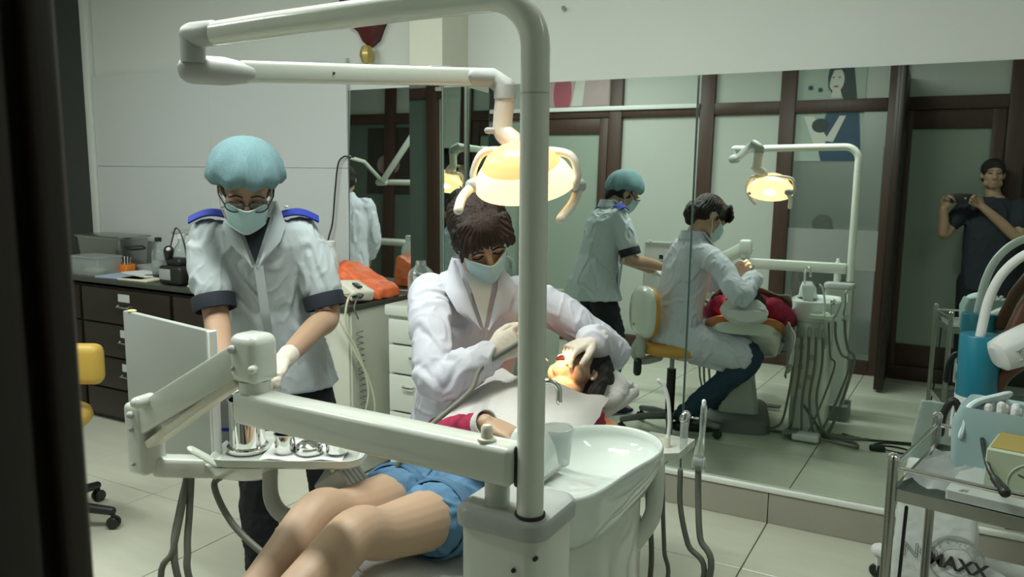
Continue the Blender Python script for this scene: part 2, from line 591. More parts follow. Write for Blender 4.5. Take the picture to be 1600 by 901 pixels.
# hall outside the clear pane, brightened by an added fill light
struct(MB().box((-.99, -1.6, 1.3), (1.9, .04, 2.6)).build('wall_hall', 'wall_paint'))
struct(MB().box((-.66, -1.57, 1.0), (.12, .03, 2.0)).build('door_3', 'dark_panel'))
t = thing('hall_fill_light', 'small added fill light in the hall outside the clear pane', 'ceiling light', (-1.0, -1.0, 2.7))
MB().box((-1.0, -1.0, 2.72), (.3, .3, .05), .01).build('housing', 'white_plastic', t)  # housing made up for the added light
ld = bpy.data.lights.new('hall_fill', 'AREA')
ld.size = .28
ld.energy = 5
ld.color = LIGHT_COL
lo = bpy.data.objects.new('hall_fill', ld)
COL.objects.link(lo)
lo.location = (-1.0, -1.0, 2.68)
setpar(lo, t)
# dark room outside the glazing
struct(MB().box((-2.5, -2.1, 1.4), (9.2, .06, 3.0)).build('wall_outside', 'dark_panel'))

# open wooden door leaf beside the camera
t = thing('wooden_door', 'dark brown wooden door leaf standing open at the left edge', 'door', (-.47, -.02, 0))
MB().box((-.488, -.07, 1.25), (.05, .67, 2.46), .004).build('leaf', 'shaded_door_wood', t)
MB().box((-.470, .279, 1.25), (.042, .022, 2.46), .008, 3).build('edge_strip', 'shaded_door_wood', t)
MB().box((-.455, .24, 1.25), (.022, .035, 2.46), .009, 3).build('moulding', 'shaded_door_wood', t)
MB().box((-.460, .19, 1.25), (.016, .03, 2.40), .007, 3).build('moulding', 'shaded_door_wood', t)

# posters on the glazing
def poster(name, label, x0, x1, z0, z1, base, shapes, y=YF - .046):
    t = thing(name, label, 'poster', ((x0 + x1) / 2, y, z0))
    MB().box(((x0 + x1) / 2, y, (z0 + z1) / 2), (x1 - x0, .003, z1 - z0)).build('sheet', base, t)
    k = 0
    for pts, m in shapes:
        k += 1
        MB().add([V(a, y + .0016 + .0006 * k, b) for a, b in pts] + [V(a, y + .0022 + .0006 * k, b) for a, b in pts],
                 [tuple(range(len(pts))), tuple(reversed(range(len(pts), 2 * len(pts))))] +
                 [(i, (i + 1) % len(pts), len(pts) + (i + 1) % len(pts), len(pts) + i) for i in range(len(pts))]).build('print', m, t)
    return t
def disc(cx, cz, rx, rz, n=20, a0=0, a1=360):
    return [(cx + rx * math.cos(math.radians(a0 + (a1 - a0) * i / n)), cz + rz * math.sin(math.radians(a0 + (a1 - a0) * i / n))) for i in range(n)]
poster('window_poster', 'poster on the glazing of a smiling dark-haired woman in a navy top', -1.34, -.80, 1.80, 2.78, 'poster_grey', [
    (disc(-1.00, 2.50, .105, .17), 'poster_hair'), ([(-1.02, 2.55), (-.90, 2.58), (-.86, 2.30), (-.96, 2.26)], 'poster_hair'),
    (disc(-1.035, 2.48, .062, .10), 'poster_skin'), (disc(-1.06, 2.50, .010, .005), 'poster_hair'), (disc(-1.012, 2.50, .010, .005), 'poster_hair'), (disc(-1.036, 2.425, .022, .009), 'poster_red'), ([(-1.105, 2.50), (-1.085, 2.60), (-1.03, 2.62), (-.97, 2.60), (-1.0, 2.565), (-1.06, 2.56), (-1.085, 2.48), (-1.095, 2.38)], 'poster_hair'), ([(-1.06, 2.40), (-1.0, 2.40), (-.98, 2.33), (-1.07, 2.33)], 'poster_skin'),
    ([(-1.10, 2.20), (-.84, 2.20), (-.80, 1.80), (-1.12, 1.80), (-1.16, 1.95)], 'poster_navy'),
    ([(-1.28, 2.18), (-1.20, 2.18), (-1.08, 2.00), (-1.10, 1.92), (-1.18, 1.93)], 'poster_skin'),
    ([(-1.10, 1.97), (-.99, 2.18), (-.94, 2.18), (-1.03, 1.96)], 'poster_skin'),
    (disc(-1.14, 2.10, .07, .06), 'poster_hair'), (disc(-1.24, 2.42, .02, .02), 'poster_hair'), (disc(-1.16, 2.40, .018, .018), 'poster_hair')])
poster('window_poster', 'pink and white poster with a red shape high on the glazing', -3.80, -3.10, 2.33, 2.78, 'poster_pink', [
    (disc(-3.60, 2.46, .10, .22), 'poster_red'), ([(-3.50, 2.33), (-3.38, 2.33), (-3.34, 2.78), (-3.42, 2.78)], 'poster_skin')])
poster('window_poster', 'rosy brown photo poster below the rail, left of the operating lamp', -4.74, -4.20, 1.88, 2.19, 'poster_rose', [
    (disc(-4.50, 2.03, .13, .09), 'poster_pink'), (disc(-4.36, 2.00, .10, .10), 'poster_hair')])
poster('window_poster', 'dark blue poster above the rail, left of the operating lamp', -4.74, -4.30, 2.33, 2.75, 'dark_panel', [
    (disc(-4.55, 2.50, .05, .15), 'poster_navy')])
poster('window_poster', 'dark brown poster in the left mirror behind the white arm', -6.05, -5.45, 1.42, 2.16, 'poster_dark', [
    (disc(-5.75, 1.75, .16, .12), 'poster_rose')])

# ---------------------------------------------------------------- ceiling battens that light the room
for k, (x, y, L, w) in enumerate(LIGHTS):
    lab = ['ceiling batten light above the patient chair', 'ceiling batten light above the nurse', 'ceiling batten light near the front glazing', 'ceiling batten light above the steel trolley'][k]
    t = thing('ceiling_light', lab, 'ceiling light', (x, y, CEIL), 'white ceiling battens')
    MB().box((x, y, CEIL - .025), (L + .08, .11, .05), .008).build('housing', 'white_plastic', t)
    MB().tube([(x - L / 2, y, CEIL - .075), (x + L / 2, y, CEIL - .075)], .016, 12).build('tube', 'tube_light', t)
    ld = bpy.data.lights.new('batten_glow', 'AREA')
    ld.shape = 'RECTANGLE'
    ld.size, ld.size_y = L, .22
    ld.energy = w
    ld.color = LIGHT_COL
    lo = bpy.data.objects.new('batten_glow', ld)
    COL.objects.link(lo)
    lo.location = (x, y, CEIL - .10)
    setpar(lo, t)

# carved wooden sign hung on the wall above the left mirror
t = thing('wall_plaque', 'carved dark red wooden plaque with a brass pendant, hung above the mirror', 'plaque', (-2.87, 3.5, 2.05))
o = V(-2.80, 3.515, 2.27)
def pl(u, w): return (o.x + u, o.z + w)
poly = [(-.19, .06), (-.13, -.02), (-.07, -.06), (-.04, -.11), (0, -.14), (.05, -.11), (.08, -.05), (.13, .03), (.20, .10), (.19, .28), (-.17, .28), (-.19, .12)]
mbp = MB()
mbp.loft([[V(o.x + a, 3.53, o.z + b) for a, b in poly], [V(o.x + a, 3.49, o.z + b) for a, b in poly], [V(o.x + a * .8, 3.475, o.z + (b - .05) * .8 + .05) for a, b in poly]])
mbp.build('board', 'sign_red', t)
MB().box((o.x + .02, 3.465, o.z + .06), (.09, .03, .10), .01).build('boss', 'dark_wood', t)
MB().tube(cr([(o.x - .15, 3.47, o.z + .05), (o.x - .06, 3.463, o.z + .005), (o.x - .01, 3.462, o.z + .02)], 5), .008, 8).build('moulding', 'dark_wood', t)
pd = MB()
pd.lathe([(0, .035), (.024, .03), (.036, 0), (.038, -.02), (.024, -.055), (0, -.065)], (o.x + .0, 3.475, o.z - .170), 8)
pd.build('pendant', 'brass', t)
# screw left in the wall
t = thing('wall_screw', 'small screw left in the white wall above the big mirror', 'screw', (-1.6, 3.52, 2.2))
pp = at(899, 20, 3.85)
MB().tube([(pp.x, 3.535, pp.z), (pp.x, 3.51, pp.z)], .005, 8).build('shaft', 'steel', t)
MB().tube([(pp.x, 3.512, pp.z), (pp.x, 3.508, pp.z)], .010, 10).build('head', 'steel', t)
# ================================================================ dental unit
PX, PY = -.632, 1.216      # lamp pole
t = thing('dental_unit', 'white column of the dental unit with grey cap and tall lamp pole', 'dental unit', (-.69, 1.27, 0))
MB().prism(rrect(-.768, -.602, 1.188, 1.345, .03), 0.02, .862).build('column', 'enamel', t)
cap = MB()
for z, g in ((.858, 0), (.862, .008), (.888, .010), (.896, .004)):
    pass
cap.loft([[V(a, b, z) for a, b in rrect(-.772 - g, -.598 + g, 1.184 - g, 1.349 + g, .034)] for z, g in ((.856, -.004), (.860, .004), (.884, .005), (.892, .001), (.896, -.008))])
cap.build('cap', 'joint_grey', t)
bend = [(PX, PY, .89), (PX, PY, 1.60)] + [(PX - .085 * (1 - math.cos(math.radians(a))), PY, 1.70 + .085 * math.sin(math.radians(a))) for a in range(0, 91, 10)]
bend[2:] = bend[2:]
pole = MB().tube([(PX, PY, .89), (PX, PY, 1.3), (PX, PY, 1.60), (PX, PY, 1.68)] + [(PX - .088 * (1 - math.cos(math.radians(a))), PY, 1.695 + .088 * math.sin(math.radians(a))) for a in range(0, 91, 9)] +
                 [(-.9, 1.216, 1.7815), (-1.2, 1.216, 1.776), (-1.385, 1.216, 1.770)], .0242, 24, False)
po = pole.build('pole', 'enamel', t)
MB().lathe([(.0246, 0), (.0246, .0022)], (PX, PY, 1.622), 24).build('seam_ring', 'joint_grey', po)
MB().lathe([(.0275, .894), (.0275, .9), (.025, .9005)], (PX, PY, 0), 24).build('socket_ring', 'hole', t)
MB().box((PX - .0195, PY - .012, .985), (.012, .012, .075), .005).build('slot', 'black_plastic', t)
for (x, z) in ((-.648, .800), (-.648, .742), (-.648, .715), (-.606, .832), (-.606, .77)):
    MB().tube([(x, 1.1905, z), (x, 1.185, z)], .0042, 10).build('screw_hole', 'hole', t)
# lower floor box of the unit
MB().prism(rrect(-.80, -.57, 1.16, 1.42, .03), 0, .10).build('foot_box', 'base_grey', t)

# ---------------------------------------------------------------- operating lamp
EL = V(-1.43, 1.216, 1.77)
t = thing('operating_lamp', 'lit dental operating lamp on a jointed white arm above the patient', 'lamp', EL)
MB().tube([(-1.378, 1.216, 1.771), (-1.44, 1.216, 1.771)], .0265, 20).build('joint', 'joint_grey', t)
MB().tube([(-1.44, 1.216, 1.765), (-1.44, 1.216, 1.715)], .0255, 20, False).build('joint', 'joint_grey', t)
MB().lathe([(.020, 0), (.020, .012)], (-1.44, 1.216, 1.722), 18).build('seam_ring', 'hole', t)
LJ = at(768, 121, 2.2)      # swivel above the lamp head
A0 = V(-1.43, 1.225, 1.700)
d2 = (LJ - A0)
d2n = d2.normalized()
k0 = MB()
k0.tube([A0 + V(-.02, -.005, .003), A0 + d2n * .05, A0 + d2n * .10 + V(0, 0, -.003)], [.030, .030, .022], 18)
k0.build('knuckle', 'joint_grey', t)
arm = MB()
s_ = d2n.cross(V(0, 0, 1)).normalized()
u_ = s_.cross(d2n)
rings = []
for q, g in ((.075, .55), (.078, .85), (.09, 1), (d2.length - .085, 1), (d2.length - .07, .85), (d2.length - .066, .5)):
    rings.append(ring(A0 + d2n * q, s_, u_, .017 * g, .0235 * g, 20, 4))
arm.loft(rings)
ao = arm.build('arm', 'enamel', t)
for q in (.10, .30, d2.length - .085):
    pt = A0 + d2n * q - s_ * (-.0172)
    MB().tube([pt - s_ * .001, pt + s_ * .001], .0032, 8).build('screw', 'hole', ao)
bar(MB(), A0 + d2n * (d2.length - .2) + u_ * .0235, A0 + d2n * (d2.length - .14) + u_ * .0235, .02, .004, .001).build('cover_plate', 'joint_grey', ao)
kn = MB()
KJ = at(789, 139, 2.2)
kn.tube([A0 + d2n * (d2.length - .075), LJ, KJ + V(0, 0, .004)], [.024, .026, .029], 18)
kn.tube([KJ + V(0, 0, .010), KJ + V(0, 0, -.026)], .030, 20, False)
kn.build('knuckle', 'joint_grey', t)
# curved neck down to the yoke
N0 = KJ + V(0, 0, -.026)
N1 = at(806, 238, 2.2)
nk = cr([N0, N0 + V(-.006, 0, -.06), N0 + V(-.002, 0, -.09), (N0 + N1) / 2 + V(.012, 0, -.045), N1], 5)
no = MB().tube(nk, crr([.027, .027, .028, .027, .025], 5), 18).build('neck', 'lamp_shell', t)
MB().tube([nk[9] + V(-.02, -.02, 0), nk[9] + V(-.033, -.028, 0)], .009, 12).build('knob', 'joint_grey', no)
# head: an oval reflector dish opening down towards the mouth, with a looped yoke
LC = V(-1.035, 1.935, 1.470)
FACE = (V(-1.06, 2.27, .93) - LC).normalized()          # aims at the mouth
SIDE = V(1, .18, 0)
SIDE = (SIDE - FACE * SIDE.dot(FACE)).normalized()
UPV = SIDE.cross(FACE)
if UPV.z < 0:
    UPV = -UPV
def lampring(off, rx, ry, n=36):
    return [LC + FACE * off + SIDE * (rx * math.cos(2 * math.pi * j / n)) + UPV * (ry * math.sin(2 * math.pi * j / n)) for j in range(n)]
sh = MB()
sh.loft([lampring(o_, rx, ry) for o_, rx, ry in ((-.052, .106, .078), (-.03, .125, .090), (-.008, .136, .096), (.012, .140, .098), (.016, .138, .096), (.012, .130, .088), (-.015, .112, .075), (-.04, .098, .07))], cap=False)
sh.build('shell_rim', 'lamp_glow', t)
sh = MB()
sh.loft([lampring(o_, rx, ry) for o_, rx, ry in ((-.105, .008, .006), (-.103, .035, .026), (-.094, .065, .048), (-.076, .09, .066), (-.052, .1065, .0785))])
sh.build('dichroic_dome', 'lamp_shade', t)
rf = MB()
rf.loft([lampring(o_, rx, ry) for o_, rx, ry in ((.009, .126, .083), (-.015, .105, .07), (-.042, .07, .046), (-.05, .015, .012))], cap=False)
rf.build('reflector', 'lamp_amber', t)
# lit bowl of the reflector seen from outside through the amber dish
gl = MB()
gl.loft([lampring(o_, rx, ry) for o_, rx, ry in ((.016, .004, .003), (.016, .06, .04), (.015, .10, .065), (.013, .122, .080), (.008, .124, .082))], cap=True)
gl.build('diffuser', 'lamp_glow', t)
MB().ell(LC + FACE * .018, (.035, .03, .006), (SIDE, UPV, FACE)).build('bulb', 'lamp_hot', t)
# yoke: looped handles left and right
SX = V(1, .18, 0).normalized()
yk = MB()
for s in (-1, 1):
    yk.tube(cr([N1 + V(0, 0, -.005), N1 + SX * (s * .055) + V(0, 0, .004), LC + SX * (s * .122) + V(0, 0, .070), LC + SX * (s * .146) + V(0, 0, .020), LC + SX * (s * .138) + V(0, 0, -.014)], 6), crr([.013, .013, .0105, .0095, .010], 6), 14, flat=(1, 1.35))
yk.build('yoke', 'lamp_shell', t)
stem = MB().tube([N1, LC + V(0, 0, .03)], .016, 14).build('stem', 'lamp_amber', t)
for s, a, b in ((-1, at(738, 290, 2.2), at(716, 328, 2.12)), (1, at(905, 290, 2.2), at(876, 342, 2.12))):
    p0 = LC + SX * (s * .128) + V(0, 0, -.01)
    MB().tube([p0, a], [.017, .020], 14).build('pivot', 'joint_grey', t)
    MB().tube(cr([a, (a + b) / 2 + V(s * .01, 0, .0), b], 4), [.013] * 9, 12).build('grip', 'ivory', t)
ld = bpy.data.lights.new('lamp_beam', 'SPOT')
ld.energy = 110
ld.color = (1, .62, .30)
ld.spot_size = math.radians(17)
ld.spot_blend = .35
ld.shadow_soft_size = .03
lo = bpy.data.objects.new('lamp_beam', ld)
COL.objects.link(lo)
lo.location = LC + FACE * .06 + V(0, 0, -.04)
lo.rotation_euler = (V(-1.098, 2.215, .88) - lo.location).to_track_quat('-Z', 'Y').to_euler()
setpar(lo, t)

# ---------------------------------------------------------------- instrument arm with tray
t = thing('instrument_arm', 'white jointed instrument arm with tray reaching from the unit to the nurse', 'instrument arm', (-.706, 1.225, .9))
MB().tube([(-.708, 1.232, .893), (-.708, 1.232, .95)], .0235, 20, False).build('post', 'enamel', t)
hb = MB()
bar(hb, V(-.655, 1.212, .985), V(-1.355, 1.232, .985), .062, .072, .012, seg=3)
hb.build('beam', 'enamel', t)
kb = MB().lathe([(.017, 1.021), (.017, 1.026), (.011, 1.028), (.0105, 1.045), (.007, 1.05), (0, 1.051)], (-.715, 1.205, 0), 18).build('knob', 'ivory', t)
H = V(-1.318, 1.235, 0)
hd = MB()
hd.tube([(H.x, H.y, 1.02), (H.x, H.y, 1.045)], .034, 24, False)
hd.build('swivel', 'enamel', t)
hd = MB()
hd.box((H.x, H.y, 1.095), (.082, .078, .108), .022, 4)
ho = hd.build('elbow', 'enamel', t)
for dx, dz, r in ((-.02, .022, .010), (-.02, -.02, .005)):
    MB().tube([(H.x + dx, H.y - .038, 1.095 + dz), (H.x + dx, H.y - .0405, 1.095 + dz)], r, 14).build('screw', 'joint_grey', ho)
MB().tube([(H.x + .032, H.y - .03, 1.08), (H.x + .038, H.y - .042, 1.08)], .009, 14).build('button', 'enamel', ho)
B = at(225, 655, 1.93)
sl = MB()
bar(sl, H + V(-.02, -.008, 1.092), B + V(0, 0, .0), .058, .07, .008)
so = sl.build('spring_arm', 'enamel', t)
sl = MB()
bar(sl, H + V(-.03, -.008, 1.045), B + V(.03, 0, -.052), .048, .02, .004)
sl.build('lower_link', 'ivory', so)
P_ = at(240, 622, 1.90)
MB().tube([P_ + V(0, -.01, 0), P_ + V(0, -.045, 0)], [.016, .014], 12).build('lock_knob', 'enamel', so)
br = MB()
bar(br, B + V(-.005, .004, .045), B + V(.0, .004, -.13), .072, .062, .014, up=V(1, 0, 0), seg=3)
bo = br.build('bracket', 'enamel', t)
for dz, r in ((.02, .009), (-.015, .006), (-.10, .004)):
    q = B + V(.0, -.033, dz)
    MB().tube([q, q + V(0, -.003, 0)], r, 12).build('screw', 'joint_grey', bo)
# lower arm from the bracket to the tray
Tc = at(440, 700, 2.06)
bar(MB(), B + V(.01, .01, -.115), at(400, 712, 2.05) + V(0, 0, -.03), .05, .05, .012, seg=3).build('tray_arm', 'enamel', t)
# tray: rounded pan with raised white rim
TZ = .80
tu = V(.88, .475, 0).normalized()
tv = V(-.475, .88, 0).normalized()
T0 = V(-1.43, 1.44, TZ)
def tp(u, v, z=0): return T0 + tu * u + tv * v + V(0, 0, z)
outl = rrect(-.17, .20, -.10, .12, .045)
ins = rrect(-.158, .188, -.088, .108, .036)
tr = MB()
tr.loft([[tp(a, b, -.012) for a, b in ins], [tp(a, b, -.004) for a, b in outl], [tp(a, b, .012) for a, b in outl], [tp(a * .985, b * .97, .012) for a, b in outl], [tp(a, b, .0) for a, b in ins]])
tro = tr.build('tray', 'enamel', t)
MB().loft([[tp(a, b, .0005) for a, b in rrect(-.15, .18, -.08, .10, .03)], [tp(a, b, .0015) for a, b in rrect(-.15, .18, -.08, .10, .03)]]).build('tray_mat', 'enamel_grey', tro)
sk = MB()
sk.loft([[tp(a, b, -.012) for a, b in rrect(-.19, .0, -.09, .09, .05)], [tp(a * .9 - .02, b * .9, -.05) for a, b in rrect(-.18, -.02, -.07, .07, .05)], [tp(a * .7 - .03, b * .7, -.062) for a, b in rrect(-.16, -.03, -.06, .06, .04)]])
sk.build('tray_bowl', 'enamel', tro)
hnd = MB().tube(cr([tp(-.15, -.085, .0), tp(-.175, -.09, .018), tp(-.20, -.095, .035)], 5), .014, 12, flat=(.5, 1.2)).build('tray_handle', 'enamel', tro)
# curved handpiece bracket below the tray
hk = MB().tube(cr([tp(-.03, -.05, -.02), tp(-.03, -.05, -.10), tp(.0, -.05, -.145), tp(.06, -.04, -.155), tp(.12, -.02, -.155)], 6), .021, 12, flat=(.55, 1.1)).build('hook_bracket', 'enamel_grey', t)
# handpiece holder block of five cradles
hbk = None
for k in range(5):
    c = tp(.135 + .0 * k, -.05 + .028 * k, -.085)
    R = Matrix((tu, tv, V(0, 0, 1))).transposed() @ Matrix.Rotation(math.radians(-35), 3, 'Y')
    m = MB().box(c, (.075, .024, .10), .006, 2, R=R)
    o_ = m.build('handpiece_cradle', 'enamel_grey', t)
    ht = MB().tube([c + V(0, 0, .035), c + V(-.02, -.01, .08)], [.008, .006], 10).build('handpiece', 'steel', o_)
# hoses looping from the cradles to the floor box
hs = [([tp(.13, -.05, -.12), at(470, 790, 2.05), at(490, 860, 2.0), at(520, 960, 2.1), V(-1.15, 1.6, .03)], .007),
      ([tp(.13, 0, -.12), at(500, 780, 2.1), at(488, 850, 2.1), at(480, 950, 2.15), V(-1.1, 1.65, .02)], .007),
      ([tp(.14, .03, -.12), at(520, 790, 2.12), at(505, 850, 2.12), at(530, 980, 2.15), V(-1.05, 1.6, .02)], .007),
      ([tp(-.15, -.03, -.05), at(335, 760, 2.02), at(365, 820, 1.95), at(425, 875, 1.9), at(470, 905, 1.95), V(-1.25, 1.7, .02)], .008),
      ([at(299, 740, 2.0), at(296, 800, 1.98), at(293, 860, 1.95), at(303, 930, 1.95), V(-1.45, 1.3, .02), V(-1.0, 1.35, .03)], .0085),
      ([at(293, 742, 2.0), at(280, 800, 1.98), at(272, 855, 1.95), at(285, 930, 1.95), V(-1.5, 1.28, .02), V(-1.0, 1.38, .03)], .0085),
      ([at(291, 745, 2.0), at(285, 790, 1.97), at(270, 860, 1.94), at(252, 925, 1.94), V(-1.55, 1.2, .02), V(-1.0, 1.33, .03)], .0075)]
for p, r in hs:
    MB().tube(cr(p, 7), r, 10).build('hose', 'grey_hose', t)

# film viewer board on the arm: blank back to the camera, black films on its face
t = thing('film_board', 'upright grey film board behind the white spring arm', 'board', (-1.77, 1.36, .72))
bu = V(.434, -.08, 0).normalized()
bv = V(.08, .434, 0).normalized()
bR = Matrix((bu, bv, V(0, 0, 1))).transposed()
bc = V(-1.775, 1.375, .925)
MB().box(bc, (.44, .018, .37), .004, 2, R=bR).build('panel', 'enamel_grey', t)
MB().box(bc + bv * .0095, (.43, .003, .36), .001, 1, R=bR).build('face', 'white_plastic', t)
MB().box(bc + bv * .011 + V(0, 0, .165), (.43, .006, .025), .001, 1, R=bR).build('clip_rail', 'joint_grey', t)
for (u, z) in ((-.185, .03), (-.15, .0), (-.145, -.035), (-.10, .075), (-.055, .075), (-.05, .045), (-.085, .03), (-.01, .06), (.02, -.02), (.05, .03)):
    MB().box(bc + bu * u + bv * .0125 + V(0, 0, z), (.028, .003, .03), .002, 1, R=bR).build('film', 'film_black', t)
for u in (.215, ):
    MB().box(bc + bu * u, (.012, .026, .372), .003, 1, R=bR).build('edge_strip', 'white_plastic', t)
MB().ell(bc + bu * -.185 + V(0, 0, .187), (.014, .012, .004)).build('clip_dot', 'yellow_dot', t)
MB().tube([bc + V(.1, 0, -.18), V(-1.62, 1.38, .78)], .012, 10).build('stem', 'enamel_grey', t)
MB().box(V(-1.62, 1.39, .775), (.12, .06, .02), .004).build('foot', 'enamel_grey', t)
# leaflet box standing on the tray, steel ware and paper sheet
R_t = Matrix((tu, tv, V(0, 0, 1))).transposed()
t = thing('leaflet_box', 'grey printed box with a blue line, standing on the tray left', 'box', tp(-.165, .05, .0))
MB().box(tp(-.165, .055, .068), (.075, .02, .13), .002, 1, R=R_t).build('carton', 'print_grey', t)
MB().box(tp(-.165, .0445, .04), (.05, .0012, .008), R=R_t).build('print_line', 'blue_strap', t)
MB().box(tp(-.125, .055, .068), (.004, .021, .131), R=R_t).build('side_strip', 'paper', t)
t = tag(MB().sheet([[tp(-.05 + .2 * i / 8, -.075 + .15 * j / 6, .004 + .003 * math.sin(i * 1.3) * math.cos(j * 1.7)) for j in range(7)] for i in range(9)], .0012).build('paper_sheet', 'paper'),
        'white paper sheet lining the instrument tray', 'paper')
def pot(name, label, c, prof, mm='chrome'):
    t = thing(name, label, 'pot', c)
    MB().lathe(prof, c, 32).build('body', mm, t)
    return t
c = tp(-.10, .0, .003)
t = pot('steel_jar', 'tall steel jar with a thick rolled rim on the tray', c, [(0, 0), (.045, 0), (.05, .002), (.052, .008), (.05, .014), (.043, .016), (.043, .13), (.046, .132), (.041, .132), (.041, .02), (0, .018)])
c = tp(.0, -.02, .006)
pot('steel_cup', 'small steel cup beside the tall jar on the tray', c, [(0, 0), (.024, 0), (.026, .004), (.026, .046), (.028, .048), (.024, .048), (.023, .006), (0, .004)])
c = tp(.06, -.025, .006)
t = pot('steel_dish', 'shiny round steel dish with a lid in the middle of the tray', c, [(0, 0), (.030, 0), (.034, .006), (.034, .014), (.030, .018), (.031, .022), (.02, .03), (.008, .033), (0, .034)])
c = tp(.13, -.025, .006)
pot('steel_cup', 'low tilted steel cup at the right end of the tray', c, [(0, 0), (.022, 0), (.028, .006), (.030, .034), (.031, .036), (.027, .036), (.025, .008), (0, .004)])

# ---------------------------------------------------------------- cuspidor
t = thing('spittoon', 'white ceramic spittoon bowl on a white cabinet pedestal', 'spittoon', (-.73, 1.72, 0))
ZR = .82
def cusp_outline(g=0.0):
    """front shelf flowing into a round bowl"""
    pts = []
    c = (-.745, 1.845)
    R = .158 + g
    for a in range(-20, 201, 10):
        pts.append((c[0] + R * math.cos(math.radians(a)) * .95, c[1] + R * math.sin(math.radians(a))))
    pts += [(-.90 - g, 1.74), (-.895 - g, 1.62), (-.885 - g, 1.52), (-.85 - g * .7, 1.462 - g * .7), (-.79, 1.45 - g), (-.70, 1.452 - g), (-.655 + g * .7, 1.47 - g * .7), (-.632 + g, 1.53), (-.628 + g, 1.62), (-.618 + g, 1.72)]
    return pts
def resample(pts, n):
    P = cr([V(a, b, 0) for a, b in pts + [pts[0]]], 6)[:-1]
    P.append(P[0])
    L = [0.0]
    for a, b in zip(P, P[1:]):
        L.append(L[-1] + (b - a).length)
    out = []
    k = 0
    for i in range(n):
        s_ = L[-1] * i / n
        while L[k + 1] < s_:
            k += 1
        w = (s_ - L[k]) / max(1e-9, L[k + 1] - L[k])
        p = P[k].lerp(P[k + 1], w)
        out.append((p.x, p.y))
    for _ in range(22):
        out = [((out[i - 1][0] + 2 * out[i][0] + out[(i + 1) % n][0]) / 4, (out[i - 1][1] + 2 * out[i][1] + out[(i + 1) % n][1]) / 4) for i in range(n)]
    return out
def shrink(pts, k, c=(-.75, 1.72)):
    return [(c[0] + (a - c[0]) * k, c[1] + (b - c[1]) * k) for a, b in pts]
oc = resample(cusp_outline(0), 96)
sk = MB()
bowlc = (-.745, 1.845)
def toward(pts, k, c):
    return [(c[0] + (a - c[0]) * k, c[1] + (b - c[1]) * k) for a, b in pts]
n_ = len(oc)
# basin: round pan nested in the bowl end, its lip pulled towards the shelf
def basin(k):
    out = []
    for (a, b) in oc:
        dx, dy = a - bowlc[0], b - bowlc[1]
        L = math.hypot(dx, dy)
        rr = min(.140, L - .012) * k
        out.append((bowlc[0] + dx / L * rr, bowlc[1] + dy / L * rr))
    return out
def mixr(k0, kb, w, z):
    A, B_ = shrink(oc, k0), basin(kb)
    return [V(p[0] * (1 - w) + q_[0] * w, p[1] * (1 - w) + q_[1] * w, z) for p, q_ in zip(A, B_)]
def under(k):
    out = []
    for (a, b) in oc:
        th = math.atan2((b - 1.72) / .265, (a + .757) / .118)
        c_, s2 = math.cos(th), math.sin(th)
        out.append((-.757 + k * .118 * math.copysign(abs(c_) ** .7, c_), 1.72 + k * .265 * math.copysign(abs(s2) ** .7, s2)))
    return out
def mixu(w, k, z):
    return [V(p[0] * (1 - w) + q_[0] * w, p[1] * (1 - w) + q_[1] * w, z) for p, q_ in zip(oc, under(k))]
sk.loft([mixu(1, .86, .690), mixu(1, .93, .697), mixu(.85, 1, .712), mixu(.55, 1, .738), mixu(.25, 1, .765), mixu(.06, 1, .79), mixu(.02, 1, .803), [V(a, b, .815) for a, b in oc], [V(a, b, .822) for a, b in shrink(oc, .99)], [V(a, b, .823) for a, b in shrink(oc, .975)], [V(a, b, .819) for a, b in shrink(oc, .96)],
         mixr(.95, 1, .10, .810), mixr(.95, 1, .45, .803), mixr(.95, 1, .8, .796), mixr(.95, .95, 1, .785), mixr(.95, .82, 1, .762), mixr(.95, .55, 1, .745), mixr(.95, .15, 1, .738)])
sk.build('bowl', 'ceramic', t, 60)
MB().loft([[V(a, b, z) for a, b in under(k)] for z, k in ((.02, .90), (.60, .90), (.69, .91), (.70, .88))]).build('pedestal', 'enamel', t, 60)
# recessed service panel with couplings on the mirror side
pnl = MB().box((-.76, 1.953, .42), (.15, .012, .36), .004).build('service_panel', 'ivory', t)
for k in range(5):
    MB().box((-.79 + .03 * (k % 2) * 2, 1.962, .55 - .06 * k), (.03, .01, .03), .003).build('coupling', 'joint_grey', pnl)
fb = MB()
fb.loft([[V(a, b, .815) for a, b in rrect(-0.882, -0.777, 1.535, 1.655, .02)], [V(a, b, .87) for a, b in rrect(-0.877, -0.787, 1.545, 1.65, .02)], [V(a, b, .905) for a, b in rrect(-0.867, -0.807, 1.56, 1.645, .02)], [V(a, b, .912) for a, b in rrect(-0.862, -0.812, 1.565, 1.64, .015)]])
fo = fb.build('filler_block', 'ceramic', t)
MB().loft([[V(a, b, .813) for a, b in rrect(-0.885, -0.774, 1.532, 1.658, .02)], [V(a, b, .819) for a, b in rrect(-0.885, -0.774, 1.532, 1.658, .02)]]).build('gasket', 'joint_grey', fo)
MB().tube([(-.787, 1.562, .89), (-.780, 1.556, .89)], .004, 10).build('screw', 'hole', fo)
f0 = V(-.846, 1.655, .905)
MB().tube(cr([f0, f0 + V(0, .01, .07), f0 + V(.004, .02, .095), f0 + V(.02, .03, .10), f0 + V(.036, .04, .085), f0 + V(.038, .042, .05)], 6), .0075, 14).build('faucet', 'chrome', t)
# rinse cup
t = thing('rinse_cup', 'clear plastic rinse cup standing on the spittoon shelf', 'cup', (-.81, 1.70, .82))
cc = (-.812, 1.70, .802)
MB().lathe([(0, 0), (.030, 0), (.038, .085), (.0405, .087), (.0405, .090), (.037, .090), (.0295, .003), (0, .003)], cc, 28).build('beaker', 'clear_soft', t)

